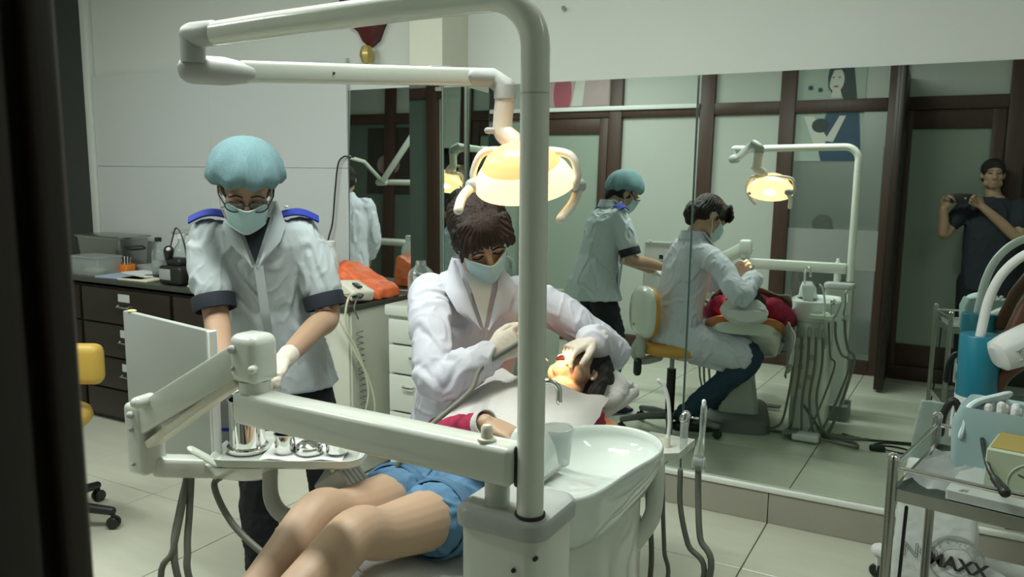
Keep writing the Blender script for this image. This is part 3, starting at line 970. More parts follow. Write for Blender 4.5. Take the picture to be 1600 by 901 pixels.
# ---------------------------------------------------------------- assistant holder with suction tubes
t = thing('suction_holder', 'white holder tray with suction tubes beside the spittoon', 'holder', (-.63, 2.08, .0))
hz = .765
poly = [at(1015, 682, 2.18), at(1083, 695, 2.19), at(1050, 718, 2.02), at(1040, 722, 1.98)]
hq = [V(-.735, 2.15, hz), V(-.605, 2.15, hz), V(-.61, 2.02, hz), V(-.66, 1.98, hz), V(-.74, 2.0, hz)]
mbq = MB()
mbq.loft([[p + V(0, 0, -.02) for p in hq], [p + V(0, 0, 0) for p in hq], [Vector(p) * .97 + (sum(hq, Vector()) / 5) * .03 for p in hq], [Vector(p) * .94 + (sum(hq, Vector()) / 5) * .06 + V(0, 0, -.010) for p in hq]])
mbq.build('tray', 'enamel', t)
MB().tube(cr([V(-.66, 1.99, .75), V(-.65, 1.96, .66), V(-.652, 1.92, .60), V(-.70, 1.85, .52)], 6), .022, 14).build('support_arm', 'enamel', t)
# three hand pieces: bent saliva ejector, syringe, suction handle
p = [at(1043, 690, 2.22), at(1046, 660, 2.22), at(1044, 625, 2.22), at(1037, 602, 2.22), at(1029, 594, 2.22)]
se = MB().tube(cr(p, 5), .0055, 10).build('saliva_tip', 'white_plastic', t)
MB().tube([at(1043, 700, 2.22), at(1043, 684, 2.22)], .008, 12).build('tip_socket', 'ivory', se)
p = [at(1068, 702, 2.2), at(1069, 672, 2.2), at(1071, 652, 2.2)]
sy = MB().tube(p, [.010, .011, .012], 14).build('air_syringe', 'clear_soft', t)
MB().tube([at(1069, 654, 2.2), at(1072, 648, 2.2)], .013, 12).build('syringe_head', 'chrome', sy)
MB().tube([at(1076, 652, 2.2), at(1091, 653, 2.17)], .0025, 8).build('syringe_tip', 'chrome', sy)
p = [at(1091, 722, 2.12), at(1092, 708, 2.12), at(1097, 680, 2.12), at(1099, 655, 2.12), at(1100, 636, 2.12)]
su = MB().tube(p, [.013, .0135, .008, .0085, .0085], 14).build('suction_handle', 'clear', t)
MB().tube([at(1100, 634, 2.12), at(1100, 627, 2.12)], .006, 12).build('suction_tip', 'white_plastic', su)
MB().box(at(1093, 724, 2.12), (.036, .03, .035), .006).build('holder_block', 'clear_soft', t)
for p, r in (([at(1091, 730, 2.12), at(1091, 780, 2.12), at(1094, 840, 2.1), at(1108, 905, 2.08), V(-.62, 1.95, .03), V(-.8, 1.85, .03)], .0085),
             ([at(1063, 735, 2.15), at(1063, 790, 2.15), at(1075, 850, 2.13), at(1098, 910, 2.1), V(-.66, 1.98, .03), V(-.8, 1.8, .03)], .0075),
             ([at(1036, 740, 2.15), at(1036, 800, 2.15), at(1038, 860, 2.15), at(1040, 920, 2.12), V(-.72, 1.99, .03), V(-.8, 1.8, .03)], .006)):
    MB().tube(cr(p, 7), r, 10).build('hose', 'grey_hose', t)

# ---------------------------------------------------------------- patient chair
t = thing('dental_chair', 'reclined dental chair with orange upholstery and white towel covers', 'dental chair', (-1.12, 1.75, 0))
# axis from head to feet
hx = V(-1.03, 2.40, 0)
ux = (V(-1.19, 1.75, 0) - hx).normalized()      # towards the feet
wx = V(-ux.y, ux.x, 0)                          # across
def cp(s, w, z): return hx + ux * s + wx * w + V(0, 0, z)
def cush(name, pts, m, th=.07, w0=.0):
    """padded cushion lofted along the chair axis: (s, half width, z top)"""
    mb = MB()
    rr = []
    for (s, hw, z) in pts:
        row = []
        for j in range(24):
            a = 2 * math.pi * j / 24
            ca, sa = math.cos(a), math.sin(a)
            row.append(cp(s, w0 + hw * math.copysign(abs(ca) ** .5, ca), z - th / 2 + (th / 2) * math.copysign(abs(sa) ** .6, sa)))
        rr.append(row)
    mb.loft(rr)
    return mb.build(name, m, t, 50)
cush('seat', [(.52, .17, .515), (.54, .215, .525), (.8, .225, .53), (1.0, .22, .60), (1.05, .20, .615)], 'towel', .085)
cush('backrest', [(.07, .12, .745), (.09, .19, .742), (.2, .225, .715), (.4, .225, .625), (.53, .21, .545), (.56, .18, .535)], 'orange_vinyl', .075)
cush('leg_rest', [(1.02, .10, .60), (1.04, .13, .605), (1.2, .115, .60), (1.40, .10, .56), (1.43, .07, .55)], 'towel', .05, .12)
cush('headrest', [(-.14, .06, .80), (-.13, .105, .805), (-.04, .115, .79), (.05, .10, .765), (.07, .06, .76)], 'towel', .06)
MB().tube([cp(.02, 0, .74), cp(.16, 0, .66)], .018, 12).build('headrest_bar', 'chrome', t)
sh_ = MB()
rr = []
for (s, hw, z0, z1) in ((.06, .16, .64, .71), (.2, .215, .60, .675), (.4, .22, .53, .585), (.55, .215, .43, .505), (.8, .22, .40, .48), (1.02, .20, .46, .545)):
    rr.append([cp(s, hw * math.copysign(abs(math.cos(a)) ** .6, math.cos(a)), (z0 + z1) / 2 + (z1 - z0) / 2 * math.copysign(abs(math.sin(a)) ** .7, math.sin(a))) for a in [2 * math.pi * j / 24 for j in range(24)]])
sh_.loft(rr)
sh_.build('shell', 'enamel', t, 50)
bz = MB()
bz.loft([[cp(.7 + a, b, z) for a, b in rrect(-k, k, -k * .62, k * .62, .05)] for z, k in ((.07, .20), (.14, .19), (.30, .15), (.44, .16))])
bz.build('pedestal', 'enamel', t)
MB().loft([[cp(.66 + a, b, z) for a, b in rrect(-.36, .36, -.19, .19, .1)] for z in (.0, .06)] + [[cp(.66 + a, b, .078) for a, b in rrect(-.34, .34, -.17, .17, .09)]]).build('floor_plate', 'base_grey', t)
MB().box(cp(.62, .245, .56), (.05, .34, .035), .014, 3, rot=math.atan2(ux.y, ux.x) - math.pi / 2).build('armrest', 'enamel_grey', t)
MB().tube([cp(.62, .245, .55), cp(.66, .22, .46)], .018, 12).build('armrest_post', 'enamel', t)
# towels hung over the chair
t = thing('towel', 'crumpled white towel hanging over the orange chair edge, seen in the mirror', 'towel', cp(.3, .24, .5))
g = []
for i in range(15):
    row = []
    a = i / 14
    for j in range(10):
        b = j / 9
        s = .12 + .34 * b + .02 * math.sin(a * 9)
        w = -.235 - .045 * math.sin(a * 2.2) - .012 * math.sin(b * 14 + a * 5)
        z = (.745 - .42 * (s - .07)) - (a ** 1.2) * .24 + .008 * math.sin(b * 11)
        row.append(cp(s, -w if True else w, z))
    g.append(row)
MB().sheet(g, .006).build('cloth', 'towel', t, 70)
# ================================================================ cabinets along the back wall
CY = 2.945
CT = .855
def handle_card(x, z, parent):
    MB().box((x, CY - .004, z), (.10, .004, .045), .001, 1).build('label_card', 'label_card', parent)
    MB().tube(cr([(x - .05, CY - .004, z - .045), (x - .045, CY - .022, z - .05), (x + .045, CY - .022, z - .05), (x + .05, CY - .004, z - .045)], 4), .005, 8).build('pull', 'chrome', parent)
xs = [-5.3, -4.55, -3.75, -2.98]
names = ['dark wooden drawer cabinet furthest left along the wall', 'dark wooden drawer cabinet under the clear boxes and papers', 'dark wooden drawer cabinet behind the nurse']
for k in range(3):
    a, b = xs[k], xs[k + 1]
    t = thing('drawer_cabinet', names[k], 'cabinet', ((a + b) / 2, 3.2, 0), 'dark wooden cabinets')
    MB().box(((a + b) / 2, 3.215, .415), (b - a - .003, .51, .79)).build('carcass', 'cabinet_wood', t)
    MB().box(((a + b) / 2, 3.22, .012), (b - a - .02, .45, .02)).build('plinth', 'black_plastic', t)
    for r, (z0, z1) in enumerate(((.60, .80), (.40, .59), (.21, .39), (.04, .20))):
        d = MB().box(((a + b) / 2, CY + .004, (z0 + z1) / 2), (b - a - .03, .016, z1 - z0), .004).build('drawer', 'cabinet_wood', t)
        hx_ = (a + b) / 2
        if r < 3:
            handle_card(hx_, z1 - .045, d)
t = thing('end_cabinet', 'white laminate end cabinet of the counter with cords hanging down', 'cabinet', (-2.74, 3.2, 0))
MB().box((-2.738, 3.215, .42), (.474, .52, .82), .002, 1).build('carcass', 'laminate', t)
MB().box((-2.738, CY + .006, .42), (.455, .016, .80), .003).build('door', 'laminate', t)
tag(MB().box((-3.90, 3.213, CT - .013), (2.82, .565, .026), .004).build('worktop', 'counter_top'), 'dark speckled worktop running along the back wall', 'worktop')
Zc = CT + .0005

def onc(px, py, y):
    """point on the worktop seen at a photo pixel, at room depth y"""
    d = ((px - 800) / FPX * CR - (py - 450.5) / FPX * CU + CF)
    p = EYE + d * (y / d.y)
    return V(p.x, y, Zc)
# --- things on the worktop
def openbox(name, label, c, sx, sy, sz, m, th=.004, lid=None, cat='box'):
    t = thing(name, label, cat, c)
    mb = MB()
    mb.loft([[c + V(a, b, z) for a, b in rrect(-sx / 2 * k, sx / 2 * k, -sy / 2 * k, sy / 2 * k, .015)] for z, k in ((0, .9), (sz, 1), (sz, .97), (th, .88))])
    mb.build('tub', m, t)
    rim = MB()
    rim.loft([[c + V(a, b, z) for a, b in rrect(-sx / 2 - g, sx / 2 + g, -sy / 2 - g, sy / 2 + g, .018)] for z, g in ((sz - .006, 0), (sz - .004, .006), (sz + .002, .006), (sz + .003, -.004))])
    rim.build('rim', 'clear_soft' if m != 'steel' else 'chrome', t)
    return t
c = onc(150, 420, 3.06)
t = openbox('plastic_tub', 'clear plastic tub with a white cloth inside, at the worktop front', c, .28, .17, .11, 'clear_soft', cat='tub')
tag(MB().ell(c + V(0, 0, .022), (.095, .05, .02)).build('folded_cloth', 'paper_cream'), 'crumpled cream cloth in the clear tub', 'cloth')
c = onc(178, 400, 3.33)
t = openbox('steel_tray_box', 'steel instrument box with a shiny lid at the back of the worktop', c, .42, .22, .20, 'steel', cat='box')
MB().box(c + V(0, 0, .205), (.44, .24, .012), .005).build('lid', 'steel', t)
for sx in (-1, 1):
    MB().tube(cr([c + V(.21 * sx, -.06, .14), c + V(.24 * sx, -.05, .13), c + V(.24 * sx, .05, .13), c + V(.21 * sx, .06, .14)], 4), .006, 8).build('handle', 'black_plastic', t)
MB().box(c + V(.13, -.1, .03), (.12, .02, .05), .004).build('foot', 'black_plastic', t)
c = onc(196, 413, 3.16)
t = thing('pen_basket', 'small orange basket of pens on the worktop', 'basket', c)
MB().loft([[c + V(a, b, z) for a, b in rrect(-.055 * k, .055 * k, -.035 * k, .035 * k, .01)] for z, k in ((0, .9), (.06, 1), (.06, .93), (.005, .84))]).build('basket', 'orange_plastic', t)
for k in range(7):
    x = -.04 + .013 * k
    MB().box(c + V(x, -.0355, .032), (.004, .002, .045)).build('rib', 'orange_plastic', t)
for k, (dx, lx) in enumerate(((-.03, -.05), (-.01, -.02), (.015, .01), (.03, .04))):
    o_ = tag(MB().tube([c + V(dx, 0, .01), c + V(lx, .01, .10)], .0035, 8).build('pen', ['steel', 'white_plastic', 'print_grey', 'steel'][k]), ['leftmost pen leaning in the orange basket', 'white pen in the orange basket', 'dark pen in the orange basket', 'rightmost pen leaning in the orange basket'][k], 'pen', 'pens in the orange basket')
c = onc(218, 425, 3.10)
for k, (dx, dy, w, d, m, lab) in enumerate(((-.02, -.05, .36, .18, 'paper_blue', 'blue plastic folder lying on the worktop'), (.02, .03, .30, .16, 'paper', 'white papers lying on the blue folder'), (.12, -.08, .24, .13, 'paper_cream', 'cream paper pad at the worktop edge'))):
    mb = MB().box(c + V(dx, dy, .006 + .012 * (k == 1)), (w, d, .011), .002, 1, rot=(.1, -.2, .05)[k])
    tag(mb.build(['folder', 'paper_stack', 'paper_pad'][k], m), lab, ['folder', 'papers', 'pad'][k])
c = onc(231, 405, 3.22)
tag(MB().box(c + V(.02, .06, .03), (.26, .14, .04), .004, rot=-.1).build('grey_binder', 'print_grey'), 'grey binder lying behind the white papers', 'binder')
c = onc(244, 414, 3.10)
tag(MB().box(c + V(0, -.02, .022), (.10, .03, .008), .003, rot=.4).build('dark_case', 'navy'), 'slim dark pen case on the white papers', 'case')
def bottle(label, c, r, h, liquid, cap, glass='clear', lh=.5, cat='bottle', name='bottle'):
    t = thing(name, label, cat, c)
    MB().lathe([(0, 0), (r * .95, 0), (r, .005), (r, h * .62), (r * .9, h * .70), (r * .42, h * .82), (r * .38, h * .93), (r * .34, h * .93), (r * .34, h * .82), (r * .84, h * .70), (r * .93, h * .6), (r * .93, .006), (0, .005)], c, 24).build('glass', glass, t)
    if liquid:
        MB().lathe([(0, .008), (r * .90, .008), (r * .90, h * lh), (0, h * lh)], c, 24).build('liquid', liquid, t)
    if cap:
        MB().lathe([(r * .46, h * .91), (r * .46, h), (r * .40, h * 1.01), (0, h * 1.01)], c, 20).build('cap', cap, t)
    MB().lathe([(r * 1.006, h * .18), (r * 1.006, h * .45)], c, 24).build('label', 'clear_soft', t)
    return t
c = onc(250, 428, 3.14)
bottle('clear bottle with a dark cap in the middle of the worktop', c, .042, .235, 'water', 'black_plastic', lh=.3)
c = onc(286, 425, 3.16)
bottle('clear bottle holding green liquid beside the nurse', c, .048, .26, 'green_liquid', 'white_plastic', lh=.36)
c = onc(309, 430, 3.10)
bottle('short clear bottle with pale green liquid at the nurse elbow', c, .040, .20, 'green_liquid', 'ivory', lh=.4)
c = onc(308, 410, 3.40)
t = thing('paper_dispenser', 'white paper carton with a grey lid behind the bottles', 'box', c)
MB().box(c + V(.03, 0, .12), (.36, .12, .24), .006).build('carton', 'paper', t)
MB().box(c + V(.03, 0, .25), (.37, .13, .02), .004).build('lid', 'enamel_grey', t)
c = onc(280, 446, 3.02)
t = thing('curing_unit', 'black box-shaped device with a folded head and thin cable on the worktop', 'device', c)
MB().box(c + V(0, 0, .055), (.18, .13, .105), .02, 3).build('body', 'black_plastic', t)
MB().box(c + V(-.03, -.066, .06), (.09, .006, .06), .003).build('front_panel', 'print_grey', t)
MB().box(c + V(0, 0, .125), (.12, .08, .05), .02, 3).build('head', 'black_plastic', t)
MB().tube([c + V(-.05, -.02, .14), c + V(-.02, -.04, .19)], [.02, .028], 12).build('nozzle', 'black_plastic', t)
MB().tube([c + V(-.035, -.05, .185), c + V(.0, -.055, .20)], .011, 10).build('white_ring', 'white_plastic', t)
MB().tube(cr([c + V(-.02, -.03, .2), c + V(-.02, -.01, .26), c + V(-.005, 0, .31), c + V(.03, .0, .29), c + V(.06, 0, .22), c + V(.05, .02, .14)], 6), .004, 8).build('cable', 'black_plastic', t)
c = onc(312, 440, 3.03)
tag(MB().box(c + V(.03, 0, .045), (.07, .09, .09), .01).build('teal_box', 'teal_plastic'), 'small teal box beside the black device', 'box')
c = onc(306, 448, 2.98)
tag(MB().box(c + V(.02, -.0, .007), (.13, .05, .012), .003, rot=-.1).build('white_pad', 'paper_cream'), 'small cream pad at the counter edge by the nurse', 'pad')
# near the mirror: tall white bottle, scaler box, orange bag
c = V(-2.80, 3.16, Zc)
t = thing('spray_bottle', 'tall white bottle on the worktop beside the left mirror edge', 'bottle', c)
MB().lathe([(0, 0), (.042, 0), (.045, .006), (.045, .19), (.040, .215), (.024, .235), (.022, .25), (.024, .252), (.024, .275), (.018, .28), (0, .281)], c, 24).build('body', 'white_plastic', t)
for k in range(5):
    MB().box(c + V(.012, -.0445, .06 + .025 * k), (.012, .003, .015), .001, 1).build('print', 'label_card', t)
c = V(-2.57, 3.07, Zc)
t = thing('scaler_unit', 'cream desktop scaler unit with cords, leaning against the orange bag', 'device', c)
R_ = Matrix.Rotation(math.radians(18), 3, 'Y') @ Matrix.Rotation(math.radians(-15), 3, 'Z')
MB().box(c + V(0, 0, .055), (.15, .13, .055), .012, 3, R=R_).build('body', 'ivory', t)
for k in range(3):
    p = c + V(.045 + .02 * k, -.05, .045)
    MB().tube([p, p + V(.01, -.03, -.005)], .008, 10).build('socket', 'black_plastic', t)
MB().box(c + V(.03, -.02, .085), (.05, .03, .01), .003, R=R_).build('switch', 'black_plastic', t)
def coil(p0, p1, r, turns, rad=.003):
    pts = []
    n = turns * 10
    for i in range(n + 1):
        a = i / n
        q = p0.lerp(p1, a)
        th = 2 * math.pi * turns * a
        pts.append(q + V(r * math.cos(th), r * math.sin(th) * .8, 0))
    return MB().tube(pts, rad, 6)
sx = -2.50
for pts, r, m in (([c + V(.06, -.06, .05), V(-2.47, 2.90, .90), V(-2.46, 2.87, .78), V(-2.42, 2.92, .62), V(-2.40, 2.95, .45), V(-2.44, 2.93, .30), V(-2.50, 2.9, .26)], .0055, 'pale_hose'),
                  ([c + V(.04, -.06, .05), V(-2.60, 2.90, .905), V(-2.53, 2.86, .86), V(-2.44, 2.90, .66), V(-2.39, 2.95, .5), V(-2.38, 2.97, .36), V(-2.42, 2.95, .29)], .0055, 'pale_hose'),
                  ([c + V(-.04, -.06, .05), V(-2.63, 2.90, .90), V(-2.66, 2.90, .80), V(-2.66, 2.91, .62), V(-2.65, 2.92, .5)], .005, 'pale_hose'),
                  ([c + V(-.06, -.06, .04), V(-2.68, 2.89, .89), V(-2.68, 2.90, .70), V(-2.67, 2.92, .55)], .005, 'pale_hose'),
                  ([c + V(.07, -.05, .05), V(-2.46, 2.93, .86), V(-2.455, 2.95, .80)], .004, 'grey_hose')):
    MB().tube(cr(pts, 7), r, 8).build('cord', m, t)
coil(V(-2.465, 2.97, .74), V(-2.45, 2.98, .22), .017, 18).build('coiled_cord', 'grey_hose', t)
coil(V(-2.655, 2.92, .55), V(-2.63, 2.92, .42), .012, 6, .0028).build('coiled_cord', 'pale_hose', t)
c = V(-2.62, 3.25, Zc)
t = thing('orange_bag', 'crumpled orange plastic bag lying on the counter end', 'bag', c)
mb = MB()
mb.loft([[c + V(a, b, z) for a, b in q] for z, q in ((.0, rrect(-.15, .13, -.11, .10, .04)), (.05, rrect(-.16, .12, -.11, .10, .03)), (.09, rrect(-.16, .03, -.10, .09, .03)), (.15, rrect(-.17, -.09, -.08, .07, .02)), (.17, rrect(-.165, -.13, -.05, .04, .01)))])
blob('plastic', mb, 'orange_bag', t, .010, 2, lambda p: .008 * noise.noise(p * 22) + .005 * noise.noise(p * 50))
# hanging cable by the mirror edge
a = V(-2.965, 3.49, 1.56)
tag(MB().tube(cr([a + V(.02, 0, .0), a + V(-.01, -.01, -.0), a + V(-.05, -.01, -.04), a + V(-.075, -.01, -.18), a + V(-.10, -.01, -.36), a + V(-.13, -.02, -.48), a + V(-.12, -.05, -.70)], 6), .0045, 8).build('hanging_cable', 'black_plastic'),
    'thin black cable hanging down the wall beside the left mirror edge', 'cable')

# ---------------------------------------------------------------- white drawer unit left of the dentist
t = thing('drawer_unit', 'white metal drawer unit with chrome pulls left of the dentist', 'drawer unit', (-2.1, 3.13, 0))
X0, X1, Y0, Y1, ZT = -2.30, -1.90, 2.965, 3.285, .88
MB().box(((X0 + X1) / 2, (Y0 + Y1) / 2 + .006, .43), (X1 - X0, Y1 - Y0 - .02, .80), .004).build('carcass', 'enamel', t)
MB().box(((X0 + X1) / 2, (Y0 + Y1) / 2, ZT - .025), (X1 - X0 + .02, Y1 - Y0 + .01, .05), .008).build('top', 'enamel', t)
for k, (z0, z1) in enumerate(((.705, .815), (.565, .695), (.385, .555), (.205, .375), (.04, .195))):
    d = MB().box(((X0 + X1) / 2, Y0 + .002, (z0 + z1) / 2), (X1 - X0 - .03, .018, z1 - z0), .004).build('drawer', 'enamel', t)
    xm = (X0 + X1) / 2 - .07 if k > 1 else (X0 + X1) / 2 - .03
    MB().tube(cr([(xm - .03, Y0 - .006, z1 - .045), (xm - .025, Y0 - .022, z1 - .05), (xm + .025, Y0 - .022, z1 - .05), (xm + .03, Y0 - .006, z1 - .045)], 4), .005, 8).build('pull', 'chrome', d)
bottle('wide clear glass bottle on the white drawer unit', V(-2.20, 3.10, ZT), .062, .21, 'water', None, lh=.32)
tag(MB().box((-2.0, 3.15, ZT + .012), (.14, .16, .022), .008).build('metal_dish', 'chrome'), 'flat chrome dish lying on the white drawer unit', 'dish')

# ---------------------------------------------------------------- stools
def stool(name, label, c, seatm, ang, zs, back, group):
    t = thing(name, label, 'stool', c, group)
    for k in range(5):
        a = ang + k * 2 * math.pi / 5
        d = V(math.cos(a), math.sin(a), 0)
        lg = MB().tube([c + V(0, 0, .10), c + d * .15 + V(0, 0, .095), c + d * .29 + V(0, 0, .075)], [.026, .022, .018], 10).build('leg', 'black_plastic' if not back else 'base_grey', t)
        e = c + d * .295
        w = V(-d.y, d.x, 0)
        cs = MB()
        for s in (-1, 1):
            cs.lathe([(.0, -.009), (.022, -.008), (.026, 0), (.022, .008), (0, .009)], e + w * (.013 * s) + V(0, 0, .027), 16, R=Matrix((V(0, 0, 1), d, w)).transposed())
        cs.tube([e + V(0, 0, .03), e + V(0, 0, .07)], .009, 8)
        cs.build('caster', 'black_plastic', lg)
    MB().tube([c + V(0, 0, .09), c + V(0, 0, zs - .14)], .027, 16, False).build('gas_lift', 'black_plastic', t)
    MB().tube([c + V(0, 0, zs - .15), c + V(0, 0, zs - .05)], .014, 12, False).build('piston', 'steel', t)
    MB().box(c + V(0, 0, zs - .055), (.2, .16, .02), .004).build('mount_plate', 'black_plastic', t)
    st = MB()
    st.loft([ring(c + V(0, 0, z), V(1, 0, 0), V(0, 1, 0), r, r, 36) for z, r in ((zs - .045, .18), (zs - .04, .20), (zs - .015, .215), (zs + .012, .208), (zs + .028, .18), (zs + .032, .08))])
    st.build('seat', seatm, t, 60)
    return t
SC0 = V(-1.47, 2.30, 0)
t = stool('dentist_stool', 'amber upholstered operator stool under the dentist', SC0, 'amber_vinyl', 1.25, .525, True, None)
# backrest on a ribbed arm behind the dentist
bd = V(-.62, .62, 0).normalized()
bp = SC0 + bd * .235 + V(.045, .02, 0)
MB().tube(cr([SC0 + bd * .09 + V(0, 0, .455), SC0 + bd * .20 + V(0, 0, .44), SC0 + bd * .25 + V(0, 0, .50), bp + V(0, 0, .60)], 6), .026, 14).build('back_arm', 'joint_grey', t)
for k in range(7):
    q = bp + bd * .015 + V(0, 0, .49 + .018 * k)
    MB().tube([q, q + V(0, 0, .006)], .031, 14).build('bellow', 'joint_grey', t)
bw_ = V(-bd.y, bd.x, 0)
bk = MB()
bk.loft([ring(bp + bd * o_ + V(0, 0, .735), bw_, V(0, 0, 1), .15 * k, .155 * k, 28, 2.6) for o_, k in ((-.035, .75), (-.03, .95), (-.005, 1), (.0, 1))])
bk.build('backrest', 'amber_vinyl', t, 60)
bk = MB()
bk.loft([ring(bp + bd * o_ + V(0, 0, .735), bw_, V(0, 0, 1), .15 * k, .155 * k, 28, 2.6) for o_, k in ((-.0, .99), (.022, .97), (.045, .8), (.052, .4))])
bo = bk.build('back_shell', 'enamel', t, 60)
MB().tube([bp + bd * .048 + bw_ * .03 + V(0, 0, .66), bp + bd * .055 + bw_ * .03 + V(0, 0, .66)], .008, 10).build('bolt', 'steel', bo)
MB().tube([bp + bd * .03 + V(0, 0, .44), bp + bd * .03 + V(0, 0, .38)], .024, 14).build('back_knob', 'black_plastic', t)
# yellow stool behind the door
c = V(-3.275, 1.885, 0)
t = stool('yellow_stool', 'yellow stool with black caster base at the left edge', c, 'yellow_vinyl', .505, .48, False, None)
MB().box(c + V(.155, .105, .70), (.20, .08, .17), .035, 3, rot=.5).build('backrest', 'yellow_vinyl', t)
MB().tube([c + V(.05, .1, .42), c + V(.12, .12, .64)], .015, 10).build('back_post', 'black_plastic', t)

# ---------------------------------------------------------------- steel trolley in the right foreground
t = thing('steel_trolley', 'stainless steel instrument trolley in the lower right corner', 'trolley', (.22, 2.2, 0))
FL, BL = V(-.098, 1.974, 0), V(-.021, 2.382, 0)
bx = (BL - FL)
ex = V(bx.y, -bx.x, 0).normalized() * .58
posts_ = [FL, BL, BL + ex, FL + ex]
for p in posts_:
    lg = MB().tube([p + V(0, 0, .09), p + V(0, 0, .855)], .0115, 14).build('post', 'steel', t)
    MB().lathe([(.006, .855), (.0125, .858), (.0125, .866), (.006, .872), (0, .873)], p, 14).build('post_cap', 'chrome', lg)
    MB().lathe([(0, -.012), (.032, -.011), (.036, 0), (.032, .011), (0, .012)], p + V(0, 0, .037), 18, R=Matrix((V(0, 0, 1), V(1, 0, 0), V(0, 1, 0))).transposed()).build('caster', 'black_plastic', lg)
    MB().tube([p + V(0, 0, .05), p + V(0, 0, .1)], .009, 10).build('caster_stem', 'steel', lg)
for i in range(4):
    a, b = posts_[i], posts_[(i + 1) % 4]
    MB().tube([a + V(0, 0, .838), b + V(0, 0, .838)], .0058, 10, False).build('guard_rail', 'chrome', t)
def trayplate(z, name):
    P4 = posts_
    mb = MB()
    c = sum(P4, Vector()) / 4
    inn = [p + (c - p) * .03 for p in P4]
    mb.loft([[p + V(0, 0, z - .028) for p in P4], [p + V(0, 0, z) for p in P4], [p + V(0, 0, z) for p in inn], [p + V(0, 0, z - .015) for p in inn]])
    o_ = mb.build(name, 'steel', t)
    return o_
trayplate(.788, 'top_tray')
trayplate(.40, 'lower_shelf')
Zt = .774
e1 = ex.normalized()
e2 = bx.normalized()
def tro(u, v, z=0): return FL + e1 * u + e2 * v + V(0, 0, Zt + z)
# things on the trolley
RT = Matrix((e1, e2, V(0, 0, 1))).transposed()
t = thing('cardboard_box', 'olive cardboard box with a round print on the trolley', 'box', tro(.25, .17))
c = tro(.265, .17)
mb = MB()
mb.box(c + V(0, 0, .06), (.20, .14, .12), .002, 1, R=RT)
mb.build('carton', 'box_print', t)
MB().box(c + e2 * .01 + V(0, 0, .1215), (.19, .13, .003), .001, 1, R=RT).build('flap', 'olive_card', t)
ci = [c - e2 * .0708 + e1 * (.055 * math.cos(a)) + V(0, 0, .055 + .05 * math.sin(a)) for a in [2 * math.pi * k / 28 for k in range(29)]]
MB().tube(ci, .0012, 6).build('round_print', 'poster_skin', t)
MB().tube(cr([c - e2 * .0708 + e1 * q + V(0, 0, z) for q, z in ((-.035, .075), (-.01, .068), (.02, .070), (.04, .064))], 4), .0014, 6).build('print_line', 'print_black', t)
MB().tube([c - e2 * .0708 + e1 * q + V(0, 0, z) for q, z in ((.0, .052), (.012, .040), (.03, .054))], .0016, 6).build('print_mark', 'print_black', t)
t = thing('cotton_pack', 'torn teal pack of white cotton rolls behind the olive box', 'pack', tro(.23, .3))
c = tro(.215, .315)
mb = MB()
mb.loft([[c + e1 * a + e2 * b + V(0, 0, z) for a, b in q] for z, q in ((0, rrect(-.15, .18, -.06, .08, .02)), (.12, rrect(-.155, .18, -.065, .085, .02)), (.165, rrect(-.14, .18, -.06, .09, .02)), (.16, rrect(-.12, .17, -.04, .075, .02)), (.09, rrect(-.12, .17, -.04, .075, .02)))])
mb.build('wrapper', 'teal_wrap', t)
MB().tube(cr([c + e1 * -.13 + e2 * -.05 + V(0, 0, .10), c + e1 * -.12 + e2 * -.03 + V(0, 0, .16), c + e1 * -.06 + e2 * .03 + V(0, 0, .185)], 5), .022, 10, flat=(.4, 1)).build('torn_flap', 'mask_edge', t)
random.seed(3)
k = 0
for i in range(9):
    for j in range(3):
        p = c + e1 * (-.08 + .026 * i + random.uniform(-.003, .003)) + e2 * (-.022 + .026 * j) + V(0, 0, .088)
        h = .065 + random.uniform(0, .022)
        o_ = MB().tube([p, p + V(random.uniform(-.004, .004), 0, h)], .0095, 8).build('cotton_roll', 'towel')
        tag(o_, 'white cotton roll standing in the torn teal pack', 'cotton roll', 'cotton rolls in the teal pack')
t = tag(MB().loft([[tro(a, b, z) for a, b in rrect(.10, .54, .05, .365, .006)] for z in (.001, .022)]).build('grey_case', 'enamel_grey'), 'flat grey case under the boxes on the trolley', 'case')
t = thing('folded_wrap', 'crumpled clear wrap on the left of the trolley top', 'wrap', tro(.07, .2))
mb = MB()
g = [[tro(.01 + .14 * i / 8, .06 + .3 * j / 8, .006 + .035 * max(0, noise.noise(V(i * .5, j * .5, 3)) + .25)) for j in range(9)] for i in range(9)]
mb.sheet(g, .002)
mb.build('film', 'clear_soft', t, 70)
t = thing('cable_clip', 'black cable with a clip draped over the trolley rail', 'cable', tro(.2, 0))
MB().tube(cr([tro(.10, .38, .085), tro(.12, .30, .10), tro(.15, .18, .085), tro(.18, .06, .085), tro(.21, .0, .072)], 6), .0055, 8).build('cable', 'black_plastic', t)
MB().tube([tro(.195, .03, .078), tro(.222, -.012, .068)], [.009, .012], 10).build('clip', 'black_plastic', t)
MB().tube(cr([tro(.03, .02, -.03), tro(.02, .03, -.3), tro(-.01, .04, -.6), tro(-.05, .05, -.77)], 5), .004, 8).build('hanging_cord', 'black_plastic', t)

